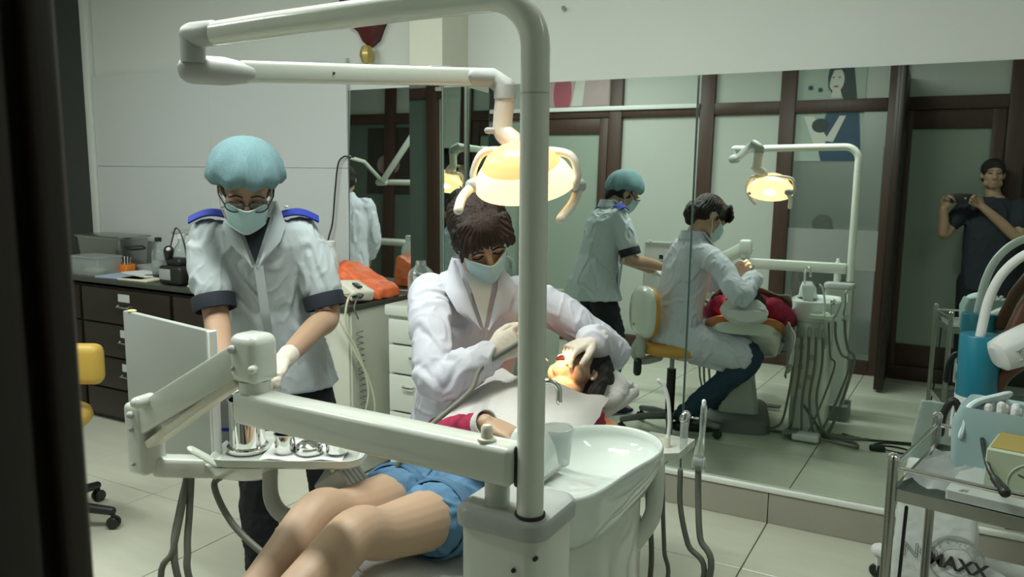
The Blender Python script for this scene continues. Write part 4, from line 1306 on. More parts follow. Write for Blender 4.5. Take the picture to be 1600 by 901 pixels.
# ---------------------------------------------------------------- blue cylinder stand with white arched tube
c = V(.082, 3.20, 0)
t = thing('suction_stand', 'blue cylinder on a steel pole with an arched white tube, by the mirror', 'stand', c)
MB().lathe([(0, .725), (.060, .725), (.064, .732), (.064, .945), (.061, .95), (0, .95)], c, 36).build('cylinder', 'blue_cyl', t)
MB().lathe([(.050, .695), (.062, .70), (.066, .725), (.066, .735), (.0, .735)], c, 36).build('collar', 'white_plastic', t)
MB().tube([c + V(0, 0, .22), c + V(0, 0, .70)], .034, 20, False).build('pole', 'steel', t)
MB().tube([c + V(-.05, -.03, .45), c + V(-.05, -.03, .66)], .012, 12).build('side_sleeve', 'white_plastic', t)
MB().tube(cr([c + V(-.005, -.035, .94), c + V(.012, -.037, 1.08), c + V(.05, -.05, 1.18), c + V(.12, -.07, 1.25), c + V(.22, -.1, 1.275), c + V(.35, -.14, 1.25), c + V(.45, -.18, 1.12)], 7), .0155, 16).build('arched_tube', 'white_plastic', t)
for k in range(5):
    a = .5 + k * 2 * math.pi / 5
    d = V(math.cos(a), math.sin(a) * .6, 0)
    lg = MB().tube([c + V(0, -.05, .14) + d * .03, c + V(0, -.05, .11) + d * .27], [.03, .026], 12).build('leg', 'white_plastic', t)
    e = c + V(0, -.05, 0) + d * .27
    MB().lathe([(0, -.010), (.024, -.009), (.028, 0), (.024, .009), (0, .010)], e + V(0, 0, .029), 14, R=Matrix((V(0, 0, 1), V(1, 0, 0), V(0, 1, 0))).transposed()).build('caster', 'black_plastic', lg)
    MB().tube([e + V(0, 0, .03), e + V(0, 0, .11)], .01, 8).build('caster_fork', 'white_plastic', lg)
MB().tube([c + V(0, -.05, .10), c + V(0, 0, .24)], .05, 14).build('hub', 'white_plastic', t)
t = thing('light_cure_device', 'white device head with a printed mark on a brown arm, right edge', 'device', (.2, 3.05, .8))
h0, h1 = at(1560, 556, 2.72), at(1640, 520, 2.72)
mb = MB()
dd = (h1 - h0).normalized()
uu = V(0, 0, 1)
ss = dd.cross(uu).normalized()
uu = ss.cross(dd)
mb.loft([ring(h0 + dd * q, ss, uu, w, h, 24, 3) for q, w, h in ((-.012, .03, .035), (0, .05, .05), (.05, .055, .058), (.13, .055, .06), (.18, .04, .05))])
ho = mb.build('housing', 'white_plastic', t)
q0 = h0 + dd * .05 - ss * .056
mi = MB()
q0 = h0 + dd * .045 + ss * .0555
for a, b in (((-.012, .018), (.012, .018)), ((0, .018), (0, -.018)), ((-.012, -.018), (.012, -.018))):
    mi.tube([q0 + dd * a[0] + uu * a[1], q0 + dd * b[0] + uu * b[1]], .0035, 6)
mi.build('printed_mark', 'enamel_grey', ho)
ar = MB()
ar.tube(cr([at(1600, 560, 2.8), at(1568, 585, 2.8), at(1545, 625, 2.85), at(1525, 665, 2.9), at(1515, 720, 2.95)], 6), crr([.03, .028, .024, .022, .02], 6), 12)
ar.build('arm', 'brown_arm', t)
MB().tube([at(1660, 400, 2.75), at(1600, 480, 2.78), at(1572, 540, 2.8)], .024, 12).build('upper_arm', 'brown_arm', t)
MB().tube([at(1515, 712, 2.95), V(.10, 3.1, .20)], .02, 12).build('foot_post', 'brown_arm', t)
# pliers hung on the stand
p0 = at(1490, 625, 2.72)
t = thing('pliers', 'black-handled pliers hanging beside the blue cylinder', 'pliers', p0)
MB().tube(cr([p0 + V(-.03, 0, -.12), p0 + V(-.025, 0, -.05), p0 + V(0, 0, 0), p0 + V(.025, 0, -.05), p0 + V(.03, 0, -.12)], 5), .012, 10).build('grips', 'black_plastic', t)
MB().tube([p0 + V(0, .0, -.02), p0 + V(0, .0, -.12)], .006, 8).build('blade', 'white_plastic', t)

# ---------------------------------------------------------------- printed shopping bag
c = V(-.005, 3.02, .03)
t = thing('shopping_bag', 'white plastic shopping bag printed NOMAXX under the trolley', 'bag', c)
mb = MB()
bw2, bd2 = .125, .05
mb.loft([[c + V(a, b, z) for a, b in rrect(-bw2 * k, bw2 * k, -bd2 * j, bd2 * j, .02)] for z, k, j in ((0, .95, .9), (.03, 1, 1), (.2, 1, 1), (.36, .95, .8), (.46, .85, .5), (.50, .8, .3))])
blob('sack', mb, 'bag_white', t, .008, 2, lambda p: .006 * noise.noise(V(p.x * 16, p.y * 16, p.z * 6)) + .003 * noise.noise(p * 45))
YB_ = 3.02 - bd2 - .007
def text(s, x, z, size, m, parent, outline=False, rot=0.0, bold=0.0):
    cu = bpy.data.curves.new('lettering', 'FONT')
    cu.body = s
    cu.size = size
    cu.align_x = 'CENTER'
    cu.align_y = 'CENTER'
    cu.extrude = .0006
    cu.offset = bold
    if outline:
        cu.fill_mode = 'NONE'
        cu.extrude = 0.0
        cu.bevel_depth = .0009
    to = bpy.data.objects.new('lettering', cu)
    COL.objects.link(to)
    dg = bpy.context.evaluated_depsgraph_get()
    me = bpy.data.meshes.new_from_object(to.evaluated_get(dg))
    bpy.data.objects.remove(to, do_unlink=True)
    Rm = Matrix.Translation((x, YB_, z)) @ Matrix.Rotation(rot, 4, 'Y') @ Matrix.Rotation(math.pi / 2, 4, 'X')
    me.transform(Rm)
    return link('lettering', me, m, parent)
text('NO', -.045, .225, .07, 'print_black', t, outline=True)
text('MAXX', .068, .205, .062, 'print_black', t, bold=.002, rot=.06)
cx, cz = .062, .22
for r in (.085, .081, .05):
    MB().tube([V(cx + r * math.cos(a), YB_ + .001, cz + r * math.sin(a)) for a in [2 * math.pi * k / 40 for k in range(41)]], .0016 if r > .06 else .001, 6).build('stamp_ring', 'print_grey', t)
for k, ch in enumerate('STYLE'):
    a = math.radians(140 - 25 * k)
    text(ch, cx + .066 * math.cos(a), cz + .066 * math.sin(a), .024, 'print_grey', t, rot=-(a - math.pi / 2))
for k in range(5):
    text('.', -.08 + .022 * k, .175, .03, 'print_grey', t)

# ---------------------------------------------------------------- floor cables, foot switch, plug
t = thing('foot_switch', 'grey and white foot switch with a hose on the floor, seen in the mirror', 'foot switch', (-.74, 2.07, 0))
c = V(-.72, 2.03, 0)
MB().box(c + V(0, 0, .03), (.15, .11, .045), .014, 3).build('housing', 'white_plastic', t)
MB().box(c + V(-.09, 0, .045), (.09, .10, .02), .008, 2, R=Matrix.Rotation(math.radians(-12), 3, 'Y')).build('pedal', 'base_grey', t)
MB().tube(cr([c + V(.07, 0, .03), c + V(.2, .02, .02), c + V(.28, .0, .012), c + V(.25, -.1, .012), c + V(.1, -.14, .012), V(-.75, 1.98, .2)], 6), .009, 8).build('hose', 'grey_hose', t)
t = thing('power_lead', 'black power lead with a plug block lying on the floor near the mirror', 'cable', (-.33, 1.95, 0))
MB().box((-.335, 1.99, .016), (.085, .05, .03), .01, 2, rot=-.2).build('plug_block', 'black_plastic', t)
MB().tube(cr([(-.29, 1.985, .012), (-.20, 1.98, .006), (-.17, 1.90, .006), (-.25, 1.86, .006), (-.36, 1.88, .006), (-.30, 1.80, .006), (-.13, 1.76, .006), (.05, 1.8, .006)], 6), .005, 8).build('lead', 'black_plastic', t)
MB().tube(cr([(-.55, 1.75, .008), (-.42, 1.80, .008), (-.28, 1.76, .008), (-.14, 1.72, .008)], 6), .006, 8).build('lead', 'black_plastic', t)
t = thing('hose_bundle', 'bundle of grey hoses dropping from the spittoon cabinet to the floor', 'hoses', (-.74, 1.99, 0))
for k in range(5):
    x = -.83 + .04 * k
    MB().tube(cr([(x, 1.975, .62), (x + .005, 1.99, .45), (x - .01, 1.995, .25), (x + .02 * (k - 2), 2.01, .08), (x + .06 * (k - 2), 1.96 - .02 * k, .012), (-.60 + .05 * k, 1.80, .012)], 6), .0075, 8).build('hose', 'grey_hose', t)
    MB().tube([(x, 1.972, .66), (x, 1.972, .60)], [.012, .010], 10).build('connector', 'joint_grey', t)

# ---------------------------------------------------------------- second unit in the left part of the room (mirror only)
c = V(-4.62, .56, 0)
t = thing('second_dental_unit', 'second white dental unit pole with bent arm, seen in the left mirror', 'dental unit', c)
MB().prism(rrect(c.x - .1, c.x + .1, c.y - .1, c.y + .1, .03), .0, .70).build('column', 'enamel', t)
MB().lathe([(.11, .70), (.115, .71), (.115, .75), (.10, .765), (0, .766)], c, 28).build('cap', 'enamel', t)
MB().tube([c + V(0, 0, .75), c + V(0, 0, 1.45)] + [c + V(-.05 * (1 - math.cos(math.radians(a))), 0, 1.47 + .05 * math.sin(math.radians(a))) for a in range(0, 91, 15)] + [c + V(-.40, 0, 1.52)], .028, 16).build('pole', 'enamel', t)
MB().tube([c + V(-.36, .02, 1.52), c + V(-.44, .02, 1.515)], .034, 14).build('joint', 'enamel', t)
MB().tube([c + V(-.36, .05, 1.54), c + V(.08, .12, 2.02)], .030, 14).build('lamp_arm', 'enamel', t)
MB().tube([c + V(.3, 1.4, 1.84), c + V(-.4, 1.5, 1.84)], .022, 12).build('upper_tube', 'enamel', t)
MB().tube([c + V(.3, 1.42, 1.78), c + V(-.4, 1.52, 1.77)], .022, 12).build('upper_tube', 'enamel', t)
MB().tube([c + V(-.4, 1.5, 1.84), c + V(-.4, .3, 1.7), c + V(-.40, .02, 1.53)], .02, 10).build('link_tube', 'enamel', t)
MB().tube([c + V(-.06, .02, .75), c + V(-.06, .02, .86)] + [c + V(-.06 - .06 * (1 - math.cos(math.radians(a))), .02, .88 + .06 * math.sin(math.radians(a))) for a in range(0, 91, 15)] + [c + V(-.55, .02, .94)], .034, 14).build('side_arm', 'enamel', t)
# ================================================================ people
UP = V(0, 0, 1)
def frame(f, up=UP):
    f = Vector(f).normalized()
    r = f.cross(up).normalized()
    u = r.cross(f).normalized()
    return f, r, u          # forward, person's right, up

def head_parts(mb, c, f, r, u, s=1.0, neck=None, nr=.052):
    E3 = (r, f, u)
    q = lambda a, b, d: c + (r * a + f * b + u * d) * s
    mb.ell(q(0, -.012, .025), (.074 * s, .094 * s, .088 * s), E3)
    mb.ell(q(0, .018, -.035), (.060 * s, .072 * s, .078 * s), E3)
    mb.ell(q(0, .050, -.085), (.034 * s, .032 * s, .028 * s), E3)
    for k in (-1, 1):
        mb.ell(q(.038 * k, .05, -.022), (.024 * s, .028 * s, .026 * s), E3)      # cheek
        mb.ell(q(.044 * k, .03, -.070), (.022 * s, .035 * s, .03 * s), E3)       # jaw
        mb.ell(q(.075 * k, -.008, -.012), (.010 * s, .019 * s, .031 * s), E3)    # ear
        mb.ell(q(.028 * k, .074, .022), (.024 * s, .014 * s, .011 * s), E3)      # brow
    mb.tube([q(0, .085, .012), q(0, .098, -.012), q(0, .105, -.028)], [.009 * s, .011 * s, .015 * s], 10)
    mb.ell(q(0, .088, -.036), (.020 * s, .014 * s, .010 * s), E3)
    mb.ell(q(0, .083, -.060), (.024 * s, .010 * s, .007 * s), E3)
    mb.ell(q(0, .081, -.070), (.021 * s, .010 * s, .008 * s), E3)
    if neck is not None:
        mb.tube([q(0, -.022, -.05), (q(0, -.022, -.09) + neck) / 2, neck], [nr, nr * .98, nr * 1.12], 16)

def hand_parts(mb, w, d, pn, thumb, curls=(30, 38, 42, 46), s=1.0, g=0.0, tc=25, spread=.0):
    """palm, four fingers and a thumb; d towards the finger tips, pn out of the palm, thumb side vector"""
    d = Vector(d).normalized()
    pn = Vector(pn)
    pn = (pn - d * pn.dot(d)).normalized()
    th = Vector(thumb)
    th = (th - d * th.dot(d) - pn * th.dot(pn)).normalized()
    P = lambda a, b, c_: w + (d * a + th * b + pn * c_) * s
    mb.loft([ring(P(a, o_, 0), th, pn, (x + g) * s, (y + g) * s, 18, 2.6) for a, o_, x, y in ((-.02, 0, .025, .019), (.0, 0, .026, .019), (.03, .003, .034, .018), (.06, 0, .040, .015), (.085, -.001, .040, .013), (.097, -.001, .036, .011))])
    for k in range(4):
        off = .030 - .0198 * k
        L = (.070, .078, .073, .058)[k]
        base = P(.086 - .004 * abs(k - 1.2), off, 0)
        dirv = (d + th * ((1.4 - k) * (.07 + spread))).normalized()
        cur = math.radians(curls[k])
        pts, rad = [base - dirv * .012 * s], [(.0095 + g) * s]
        p = base
        ang = cur * .55
        for i, (seg, rr) in enumerate(((.44, .0092), (.31, .0083), (.25, .0068))):
            v = dirv * math.cos(ang) + pn * math.sin(ang)
            q = p + v * (L * seg * s)
            pts += [(p + q) / 2, q]
            rad += [(rr - .0004 + g) * s, (rr + g) * s]
            p = q
            ang += cur
        mb.tube(pts, rad, 10)
    b = P(.022, .024, .004)
    v1 = (d * .72 + th * .62 + pn * .30).normalized()
    a = math.radians(tc)
    v2 = (v1 * math.cos(a) + (d * .5 - th * .5 + pn * .4).normalized() * math.sin(a)).normalized()
    v3 = (v2 * math.cos(a) + (d * .5 - th * .6 + pn * .4).normalized() * math.sin(a)).normalized()
    p1 = b + v1 * .036 * s
    p2 = p1 + v2 * .032 * s
    p3 = p2 + v3 * .024 * s
    mb.tube([P(.008, .012, 0), b, p1, p2, p3], [(x + g) * s for x in (.017, .016, .0115, .0105, .008)], 10)

def limb(mb, pts, rad, n=16, k=5):
    mb.tube(cr(pts, k), crr(rad, k), n)

def folds(amp=.006, fx=(9, 9, 5), seed=0.0, fine=.5):
    """soft drape plus sharp creases"""
    def fn(p):
        q = V(p.x * fx[0] + seed, p.y * fx[1], p.z * fx[2])
        wv = noise.noise_vector(q * .6) * .6
        a = noise.noise(q + wv)
        b = noise.noise(q * 2.1 + wv * 2 + V(5, 1, seed))
        c = noise.noise(q * .7 + V(seed, 9, 2))
        return amp * (1.1 * c + .9 * math.exp(-(a / .14) ** 2) - .9 * math.exp(-((a - .22) / .10) ** 2) + fine * math.exp(-(b / .12) ** 2) - .35)
    return fn

def strip(pts, w, nrm, th=.003):
    """ribbon along points, w half width vector list or vector"""
    g = []
    for p in pts:
        g.append([Vector(p) - w, Vector(p), Vector(p) + w])
    return MB().sheet(g, th)

def face_mask(parent, c, f, r, u, s=1.0, z0=-.10, z1=-.012, m='mask'):
    """pleated surgical mask wrapped round nose and chin"""
    g = []
    for i in range(13):
        a = i / 12
        row = []
        zz = (z0 + (z1 - z0) * a) * s
        for j in range(21):
            b = (j / 20 - .5) * 2
            th = b * 1.12
            bulge = .018 * math.exp(-(b * 2.6) ** 2) * (1 - .3 * abs(a - .6)) + .004 * math.sin(a * math.pi)
            rx = (.073 - .010 * (1 - a)) * s
            ry = (.090 + bulge * 1.25 - .018 * (1 - a) ** 2) * s
            pl = .0022 * s * (1 if i % 3 == 1 else 0) * (1 - b * b)
            row.append(c + r * (rx * math.sin(th)) + f * ((ry + pl) * math.cos(th) ** .8 + .006 * s) + u * (zz + .012 * s * (1 - b * b) * (a - .4)))
        g.append(row)
    o = MB().sheet(g, -.003).build('face_mask', m, parent, 60)
    MB().tube([p + f * .001 for p in g[-1]], .0025, 8).build('mask_binding', 'mask_edge', o)
    MB().tube([p + f * .001 for p in g[0]], .0025, 8).build('mask_binding', 'mask_edge', o)
    for k in (0, 20):
        sg = -1 if k == 0 else 1
        ear = c + r * (.080 * s * sg) + f * (-.012 * s) + u * (-.005 * s)
        MB().tube(cr([g[-1][k], (g[-1][k] + ear) / 2 + r * (.006 * sg) + u * .008, ear + u * .018, ear - f * .012, ear - u * .022, (g[1][k] + ear) / 2 + r * (.006 * sg) - u * .01, g[1][k]], 4), .0016, 6).build('ear_loop', 'mask_edge', o)
    return o

def eyes(parent, c, f, r, u, s=1.0, closed=True):
    for k in (-1, 1):
        e = c + (r * (.031 * k) + f * .079 + u * .004) * s
        MB().tube(cr([e - r * .015 * s, e + f * .004 * s - u * .003 * s, e + r * .015 * s], 4), .0022 * s, 6).build('eyelid_line', 'hair', parent)
        b = c + (r * (.031 * k) + f * .085 + u * .026) * s
        MB().tube(cr([b - r * .018 * s - u * .002, b + u * .004 * s, b + r * .018 * s - u * .002], 4), [.0022 * s] * 9, 6).build('eyebrow', 'hair', parent)

# ---------------------------------------------------------------- the dentist
f, r, u = frame((.62, -.44, -.64), V(-.20, -.17, 1))
hc = V(-1.330, 2.195, 1.290)
HS = 1.07
tf, trr, tu_ = frame((.70, -.70, 0))
neck = V(-1.392, 2.262, 1.165)
pel = V(-1.475, 2.31, .60)
shR, shL = neck + trr * .160 + V(0, 0, -.05), neck - trr * .175 + V(0, 0, -.065)
elR, wrR = at(688, 592, 2.42), at(768, 556, 2.40)
elL, wrL = V(-1.030, 2.56, .885), at(926, 530, 2.60)
mb = MB()
head_parts(mb, hc, f, r, u, HS, neck + V(0, 0, .0))
mb.loft([ring(c_, trr, tf, a, b, 20) for c_, a, b in ((pel + V(0, 0, -.06), .13, .11), (pel + V(0, 0, .08), .13, .10), (pel.lerp(neck, .45), .125, .095), (pel.lerp(neck, .78), .125, .09), (pel.lerp(neck, .93), .09, .06), (neck + V(0, 0, .01), .055, .055))])
for sh_, el, wr in ((shR, elR, wrR), (shL, elL, wrL)):
    limb(mb, [sh_ + V(0, 0, -.02), sh_.lerp(el, .5), el, el.lerp(wr, .5), wr], [.034, .034, .034, .031, .026])
kR, kL = V(-1.17, 1.97, .545), V(-1.02, 2.28, .50)
aR, aL = V(-1.30, 1.86, .09), V(-1.37, 2.33, .10)
hpR, hpL = pel + trr * .09 + V(0, 0, -.03), pel - trr * .09 + V(0, 0, -.03)
for h_, k_, a_ in ((hpR, kR, aR), (hpL, kL, aL)):
    limb(mb, [h_, h_.lerp(k_, .5), k_, k_.lerp(a_, .4), a_], [.075, .066, .05, .045, .034])
    mb.tube([a_ + V(0, 0, -.03), a_ + V(.08, -.06, -.05), a_ + V(.13, -.10, -.06)], [.035, .034, .024], 12)
hdR, hdL = (at(800, 535, 2.38) - wrR).normalized(), (at(868, 556, 2.53) - wrL).normalized()
hand_parts(mb, wrR, hdR, V(-.3, .8, -.35), V(0, .2, 1), (46, 54, 60, 64), 1.04, tc=35)
hand_parts(mb, wrL, hdL, V(-.1, -.25, -1), V(-.15, -1, .15), (30, 42, 58, 66), .95, tc=30)
den = blob('person', mb, 'skin', None, .006, 3)
tag(den, 'seated dentist in a long white coat and surgical mask leaning over the patient', 'person')
# gloves
for wr, hd_, pn_, th_, cu, tc in ((wrR, hdR, V(-.3, .8, -.35), V(0, .2, 1), (46, 54, 60, 64), 35), (wrL, hdL, V(-.1, -.25, -1), V(-.15, -1, .15), (30, 42, 58, 66), 30)):
    mb = MB()
    hand_parts(mb, wr, hd_, pn_, th_, cu, 1.04 if tc == 35 else .95, g=.0022, tc=tc)
    mb.tube([wr - hd_ * .03, wr], [.028, .028], 14)
    blob('glove', mb, 'glove', den, .0032, 3, lambda p: .0008 * noise.noise(p * 120))
# trousers and shoes
mb = MB()
for h_, k_, a_ in ((hpR, kR, aR), (hpL, kL, aL)):
    limb(mb, [h_, h_.lerp(k_, .5), k_ + V(.012, -.012, .01), k_.lerp(a_, .5), a_ + V(0, 0, .02)], [.098, .090, .072, .066, .058])
blob('jeans', mb, 'jeans', den, .010, 3, folds(.006, (12, 12, 9)))
for a_ in (aR, aL):
    mb = MB()
    mb.tube([a_ + V(-.03, .02, -.045), a_ + V(.03, -.02, -.045), a_ + V(.10, -.08, -.06), a_ + V(.15, -.12, -.066)], [.042, .045, .04, .026], 14, flat=(.75, 1))
    blob('shoe', mb, 'black_plastic', den, .007, 3)
# coat: body, sleeves and skirt in one cloth
mb = MB()
mb.loft([ring(c_, trr, tf, a, b, 24, 2.3) for c_, a, b in ((pel + V(.015, -.015, -.045), .19, .175), (pel + V(0, 0, .02), .182, .155), (pel.lerp(neck, .30), .162, .13), (pel.lerp(neck, .55), .165, .130), (pel.lerp(neck, .78), .176, .122), (pel.lerp(neck, .90), .160, .098), (pel.lerp(neck, .97), .120, .082), (neck + V(0, 0, .01), .078, .072), (neck + V(0, 0, .03), .066, .068))])
for sh_, el, wr, cu in ((shR, elR, wrR, 1), (shL, elL, wrL, 1)):
    limb(mb, [sh_ * .9 + neck * .1 + V(0, 0, -.03), sh_.lerp(el, .45) + V(0, 0, .01), el + (el - wr).normalized() * .012, el.lerp(wr, .55), wr + (el - wr).normalized() * .02], [.072, .068, .064, .058, .054], 20)
for h_, k_ in ((hpR, kR), (hpL, kL)):
    limb(mb, [h_ + V(0, 0, .0), h_.lerp(k_, .5) + V(0, 0, .012), h_.lerp(k_, .86) + V(0, 0, .008)], [.112, .106, .098], 18)
# skirt hanging at the side towards the mirror
sL = hpL.lerp(kL, .45)
mb.loft([ring(p_, tf, V(0, 0, 1), a, b, 16) for p_, a, b in ((pel - trr * .14 + V(0, 0, -.04), .12, .11), (pel - trr * .15 + tf * .14 + V(0, 0, -.07), .13, .10), (sL - trr * .05 + tf * .10 + V(0, 0, -.06), .09, .08))])
CF1 = folds(.0058, (10, 10, 6), 3.0)
def coatfold(p):
    v = CF1(p)
    # strong creases radiating from armpit and elbow
    v += .003 * math.sin(60 * (p - elR).length + 9 * p.z) * math.exp(-((p - elR).length / .16) ** 2)
    v += .003 * math.sin(60 * (p - elL).length + 9 * p.z) * math.exp(-((p - elL).length / .16) ** 2)
    return v
coat = blob('white_coat', mb, 'coat_white', den, .0055, 4, coatfold)
def cuff(parent, wr, el, m, rad=.056, name='cuff'):
    dv = (wr - el).normalized()
    s1 = dv.orthogonal().normalized()
    s2 = dv.cross(s1)
    mb = MB()
    mb.loft([ring(wr + dv * o_, s1, s2, rad + g, rad * .92 + g, 24) for o_, g in ((-.045, .0), (-.02, .004), (.014, .007), (.015, .003), (-.02, -.002))], cap=False)
    return mb.build(name, m, parent, 70)
# lapels, collar, placket, pocket
fr = neck + tf * .062 + V(0, 0, .02)
for k in (-1, 1):
    a0 = neck + trr * (.070 * k) + tf * .02 + V(0, 0, .045)
    a1 = neck + trr * (.052 * k) + tf * .105 + V(0, 0, -.04)
    a2 = neck + trr * (.012 * k) + tf * .138 + V(0, 0, -.165)
    b1 = neck + trr * (.115 * k) + tf * .085 + V(0, 0, -.045)
    b2 = neck + trr * (.085 * k) + tf * .125 + V(0, 0, -.105)
    mb = MB()
    g = []
    for i in range(9):
        q = i / 8
        p_in = a0.lerp(a1, q * 2) if q < .5 else a1.lerp(a2, (q - .5) * 2)
        p_out = (a0 + trr * (.012 * k)).lerp(b1, q * 2) if q < .5 else (b1.lerp(b2, (q - .5) * 4) if q < .75 else b2.lerp(a2, (q - .75) * 4))
        g.append([p_in.lerp(p_out, x) + tf * (.012 * math.sin(x * math.pi)) for x in (0, .25, .5, .75, 1)])
    mb.sheet(g, .004 if k > 0 else -.004)
    mb.build('lapel', 'coat_white', coat, 60)
mb = MB()
mb.loft([ring(neck + V(0, 0, z) - tf * .008, trr, tf, .072 + o_, .070 + o_, 28) for z, o_ in ((.0, .004), (.035, .004), (.05, .0), (.012, .012), (.0, .016), (-.002, .008))], cap=False)
mb.build('collar', 'coat_white', coat, 60)
sv = MB().add([neck + trr * .045 + tf * .085 + V(0, 0, .0), neck - trr * .045 + tf * .085 + V(0, 0, .0), neck + tf * .135 + V(0, 0, -.16), neck + tf * .09 + V(0, 0, -.05)], [(0, 1, 3), (0, 3, 2), (1, 2, 3), (0, 2, 1)])
sv.build('shirt_front', 'paper', den)
for k in range(3):
    p = neck + tf * .152 + V(0, 0, -.22 - .1 * k) + trr * .01
    MB().tube([p, p + tf * .006], .006, 12).build('button', 'ivory', coat)
# head details
face_mask(den, hc, f, r, u, HS)
eyes(den, hc, f, r, u, HS)
mb = MB()
E3 = (r, f, u)
q = lambda a, b, d: hc + (r * a + f * b + u * d) * HS
mb.ell(q(0, -.020, .045), (.094, .108, .095), E3)
mb.ell(q(0, -.050, .0), (.082, .078, .080), E3)
mb.ell(q(0, .035, .085), (.070, .062, .045), E3)
for a in range(-5, 6):
    x = a * .013
    mb.tube([q(x, .045, .108), q(x * 1.12, .088, .080 - .0006 * a * a), q(x * 1.15 + .006, .096, .050 + .006 * math.sin(a * 2.1) - .0008 * a * a)], [.014, .010, .004], 8)
for k in (-1, 1):
    mb.tube([q(.075 * k, .02, .06), q(.080 * k, .025, .015), q(.076 * k, .018, -.02)], [.018, .014, .006], 8)
mb.tube([q(0, -.09, -.02), q(0, -.085, -.06), q(0, -.075, -.085)], [.06, .052, .03], 12)
def hairfn(p):
    l = p - hc
    th = math.atan2(l.dot(r), l.dot(f) - .02)
    return .0030 * math.sin(46 * th + 7 * noise.noise(l * 16)) + .004 * noise.noise(l * 28)
blob('hair', mb, 'hair_brown', den, .0045, 3, hairfn)
# dental drill in the right hand with its hose
t = thing('dental_handpiece', 'thin dental handpiece with a grey hose in the dentist right hand', 'handpiece', wrR)
m0, m1 = wrR + hdR * .10 + V(.02, .02, -.02), V(-1.10, 2.22, .915)
MB().tube([m0 + (m0 - m1).normalized() * .04, m0, m0.lerp(m1, .7), m1], [.007, .0065, .005, .004], 10).build('barrel', 'chrome', t)
MB().tube(cr([m0 + (m0 - m1).normalized() * .04, wrR + V(.0, -.05, -.02), at(735, 610, 2.28), at(690, 650, 2.22), at(650, 685, 2.18), at(625, 720, 2.14), at(600, 770, 2.14), at(560, 800, 2.1)], 6), .0075, 10).build('hose', 'grey_hose', t)

# ---------------------------------------------------------------- the nurse
f, r, u = frame((.64, -.60, -.60), V(.02, .02, 1))
hc = V(-1.995, 1.865, 1.437)
tf, trr, tu_ = frame((.70, -.72, 0))
neck = V(-2.055, 1.955, 1.340)
pel = V(-2.105, 2.065, .86)
shR, shL = neck + trr * .165 + V(0, 0, -.05), neck - trr * .165 + V(0, 0, -.05)
elR, wrR = at(338, 495, 2.62), at(352, 585, 2.36)
elL, wrL = at(512, 492, 2.74), at(443, 563, 2.38)
hpR, hpL = pel + trr * .085, pel - trr * .085
kR, kL = at(402, 735, 2.82), at(508, 745, 2.90)
kR.z, kL.z = .47, .47
aR, aL = V(kR.x - .02, kR.y + .02, .09), V(kL.x - .02, kL.y + .04, .09)
mb = MB()
head_parts(mb, hc, f, r, u, 1.04, neck, .048)
mb.loft([ring(c_, trr, tf, a, b, 20) for c_, a, b in ((pel + V(0, 0, -.06), .13, .10), (pel + V(0, 0, .08), .125, .095), (pel.lerp(neck, .45), .105, .08), (pel.lerp(neck, .78), .12, .08), (pel.lerp(neck, .93), .09, .055), (neck + V(0, 0, .01), .05, .05))])
for sh_, el, wr in ((shR, elR, wrR), (shL, elL, wrL)):
    limb(mb, [sh_ + V(0, 0, -.02), sh_.lerp(el, .5), el, el.lerp(wr, .35), wr], [.034, .040, .041, .039, .027])
for h_, k_, a_ in ((hpR, kR, aR), (hpL, kL, aL)):
    limb(mb, [h_, h_.lerp(k_, .5), k_, k_.lerp(a_, .35), a_], [.078, .068, .05, .048, .034])
    mb.tube([a_ + V(0, 0, -.03), a_ + tf * .09 + V(0, 0, -.05), a_ + tf * .15 + V(0, 0, -.06)], [.035, .034, .024], 12)
hdR, hdL = (at(372, 625, 2.24) - wrR).normalized(), (at(408, 600, 2.26) - wrL).normalized()
hand_parts(mb, wrR, hdR, V(.3, -.2, -1), -trr, (22, 28, 32, 36), .9)
hand_parts(mb, wrL, hdL, V(-.1, .2, -1), trr, (30, 36, 40, 44), .9)
nur = blob('person', mb, 'skin_tan', None, .006, 3)
tag(nur, 'standing nurse in a pale tunic, teal hair cap and mask, bending over the tray', 'person')
for wr, hd_, pn_, th_, cu in ((wrR, hdR, V(.3, -.2, -1), -trr, (22, 28, 32, 36)), (wrL, hdL, V(-.1, .2, -1), trr, (30, 36, 40, 44))):
    mb = MB()
    hand_parts(mb, wr, hd_, pn_, th_, cu, .9, g=.0022)
    mb.tube([wr - hd_ * .035, wr], [.031, .028], 14)
    blob('glove', mb, 'glove', nur, .0035, 3, lambda p: .0012 * noise.noise(p * 90))
mb = MB()
for h_, k_, a_ in ((hpR, kR, aR), (hpL, kL, aL)):
    limb(mb, [h_ + V(0, 0, -.05), h_.lerp(k_, .5), k_, k_.lerp(a_, .5), a_ + V(0, 0, .01)], [.088, .086, .068, .062, .056])
blob('trousers', mb, 'trouser_black', nur, .010, 3, folds(.005, (14, 14, 9)))
for a_ in (aR, aL):
    mb = MB()
    mb.tube([a_ - tf * .04 + V(0, 0, -.05), a_ + tf * .04 + V(0, 0, -.05), a_ + tf * .12 + V(0, 0, -.062), a_ + tf * .17 + V(0, 0, -.068)], [.036, .042, .038, .022], 14, flat=(.75, 1))
    blob('shoe', mb, 'navy', nur, .007, 3)
mb = MB()
mb.loft([ring(c_, trr, tf, a, b, 24, 2.3) for c_, a, b in ((pel + V(.0, .0, -.12), .222, .180), (pel + V(0, 0, .0), .192, .155), (pel.lerp(neck, .34), .152, .120), (pel.lerp(neck, .60), .160, .125), (pel.lerp(neck, .80), .172, .120), (pel.lerp(neck, .92), .158, .095), (neck + V(0, 0, -.012), .088, .070), (neck + V(0, 0, .015), .062, .062))])
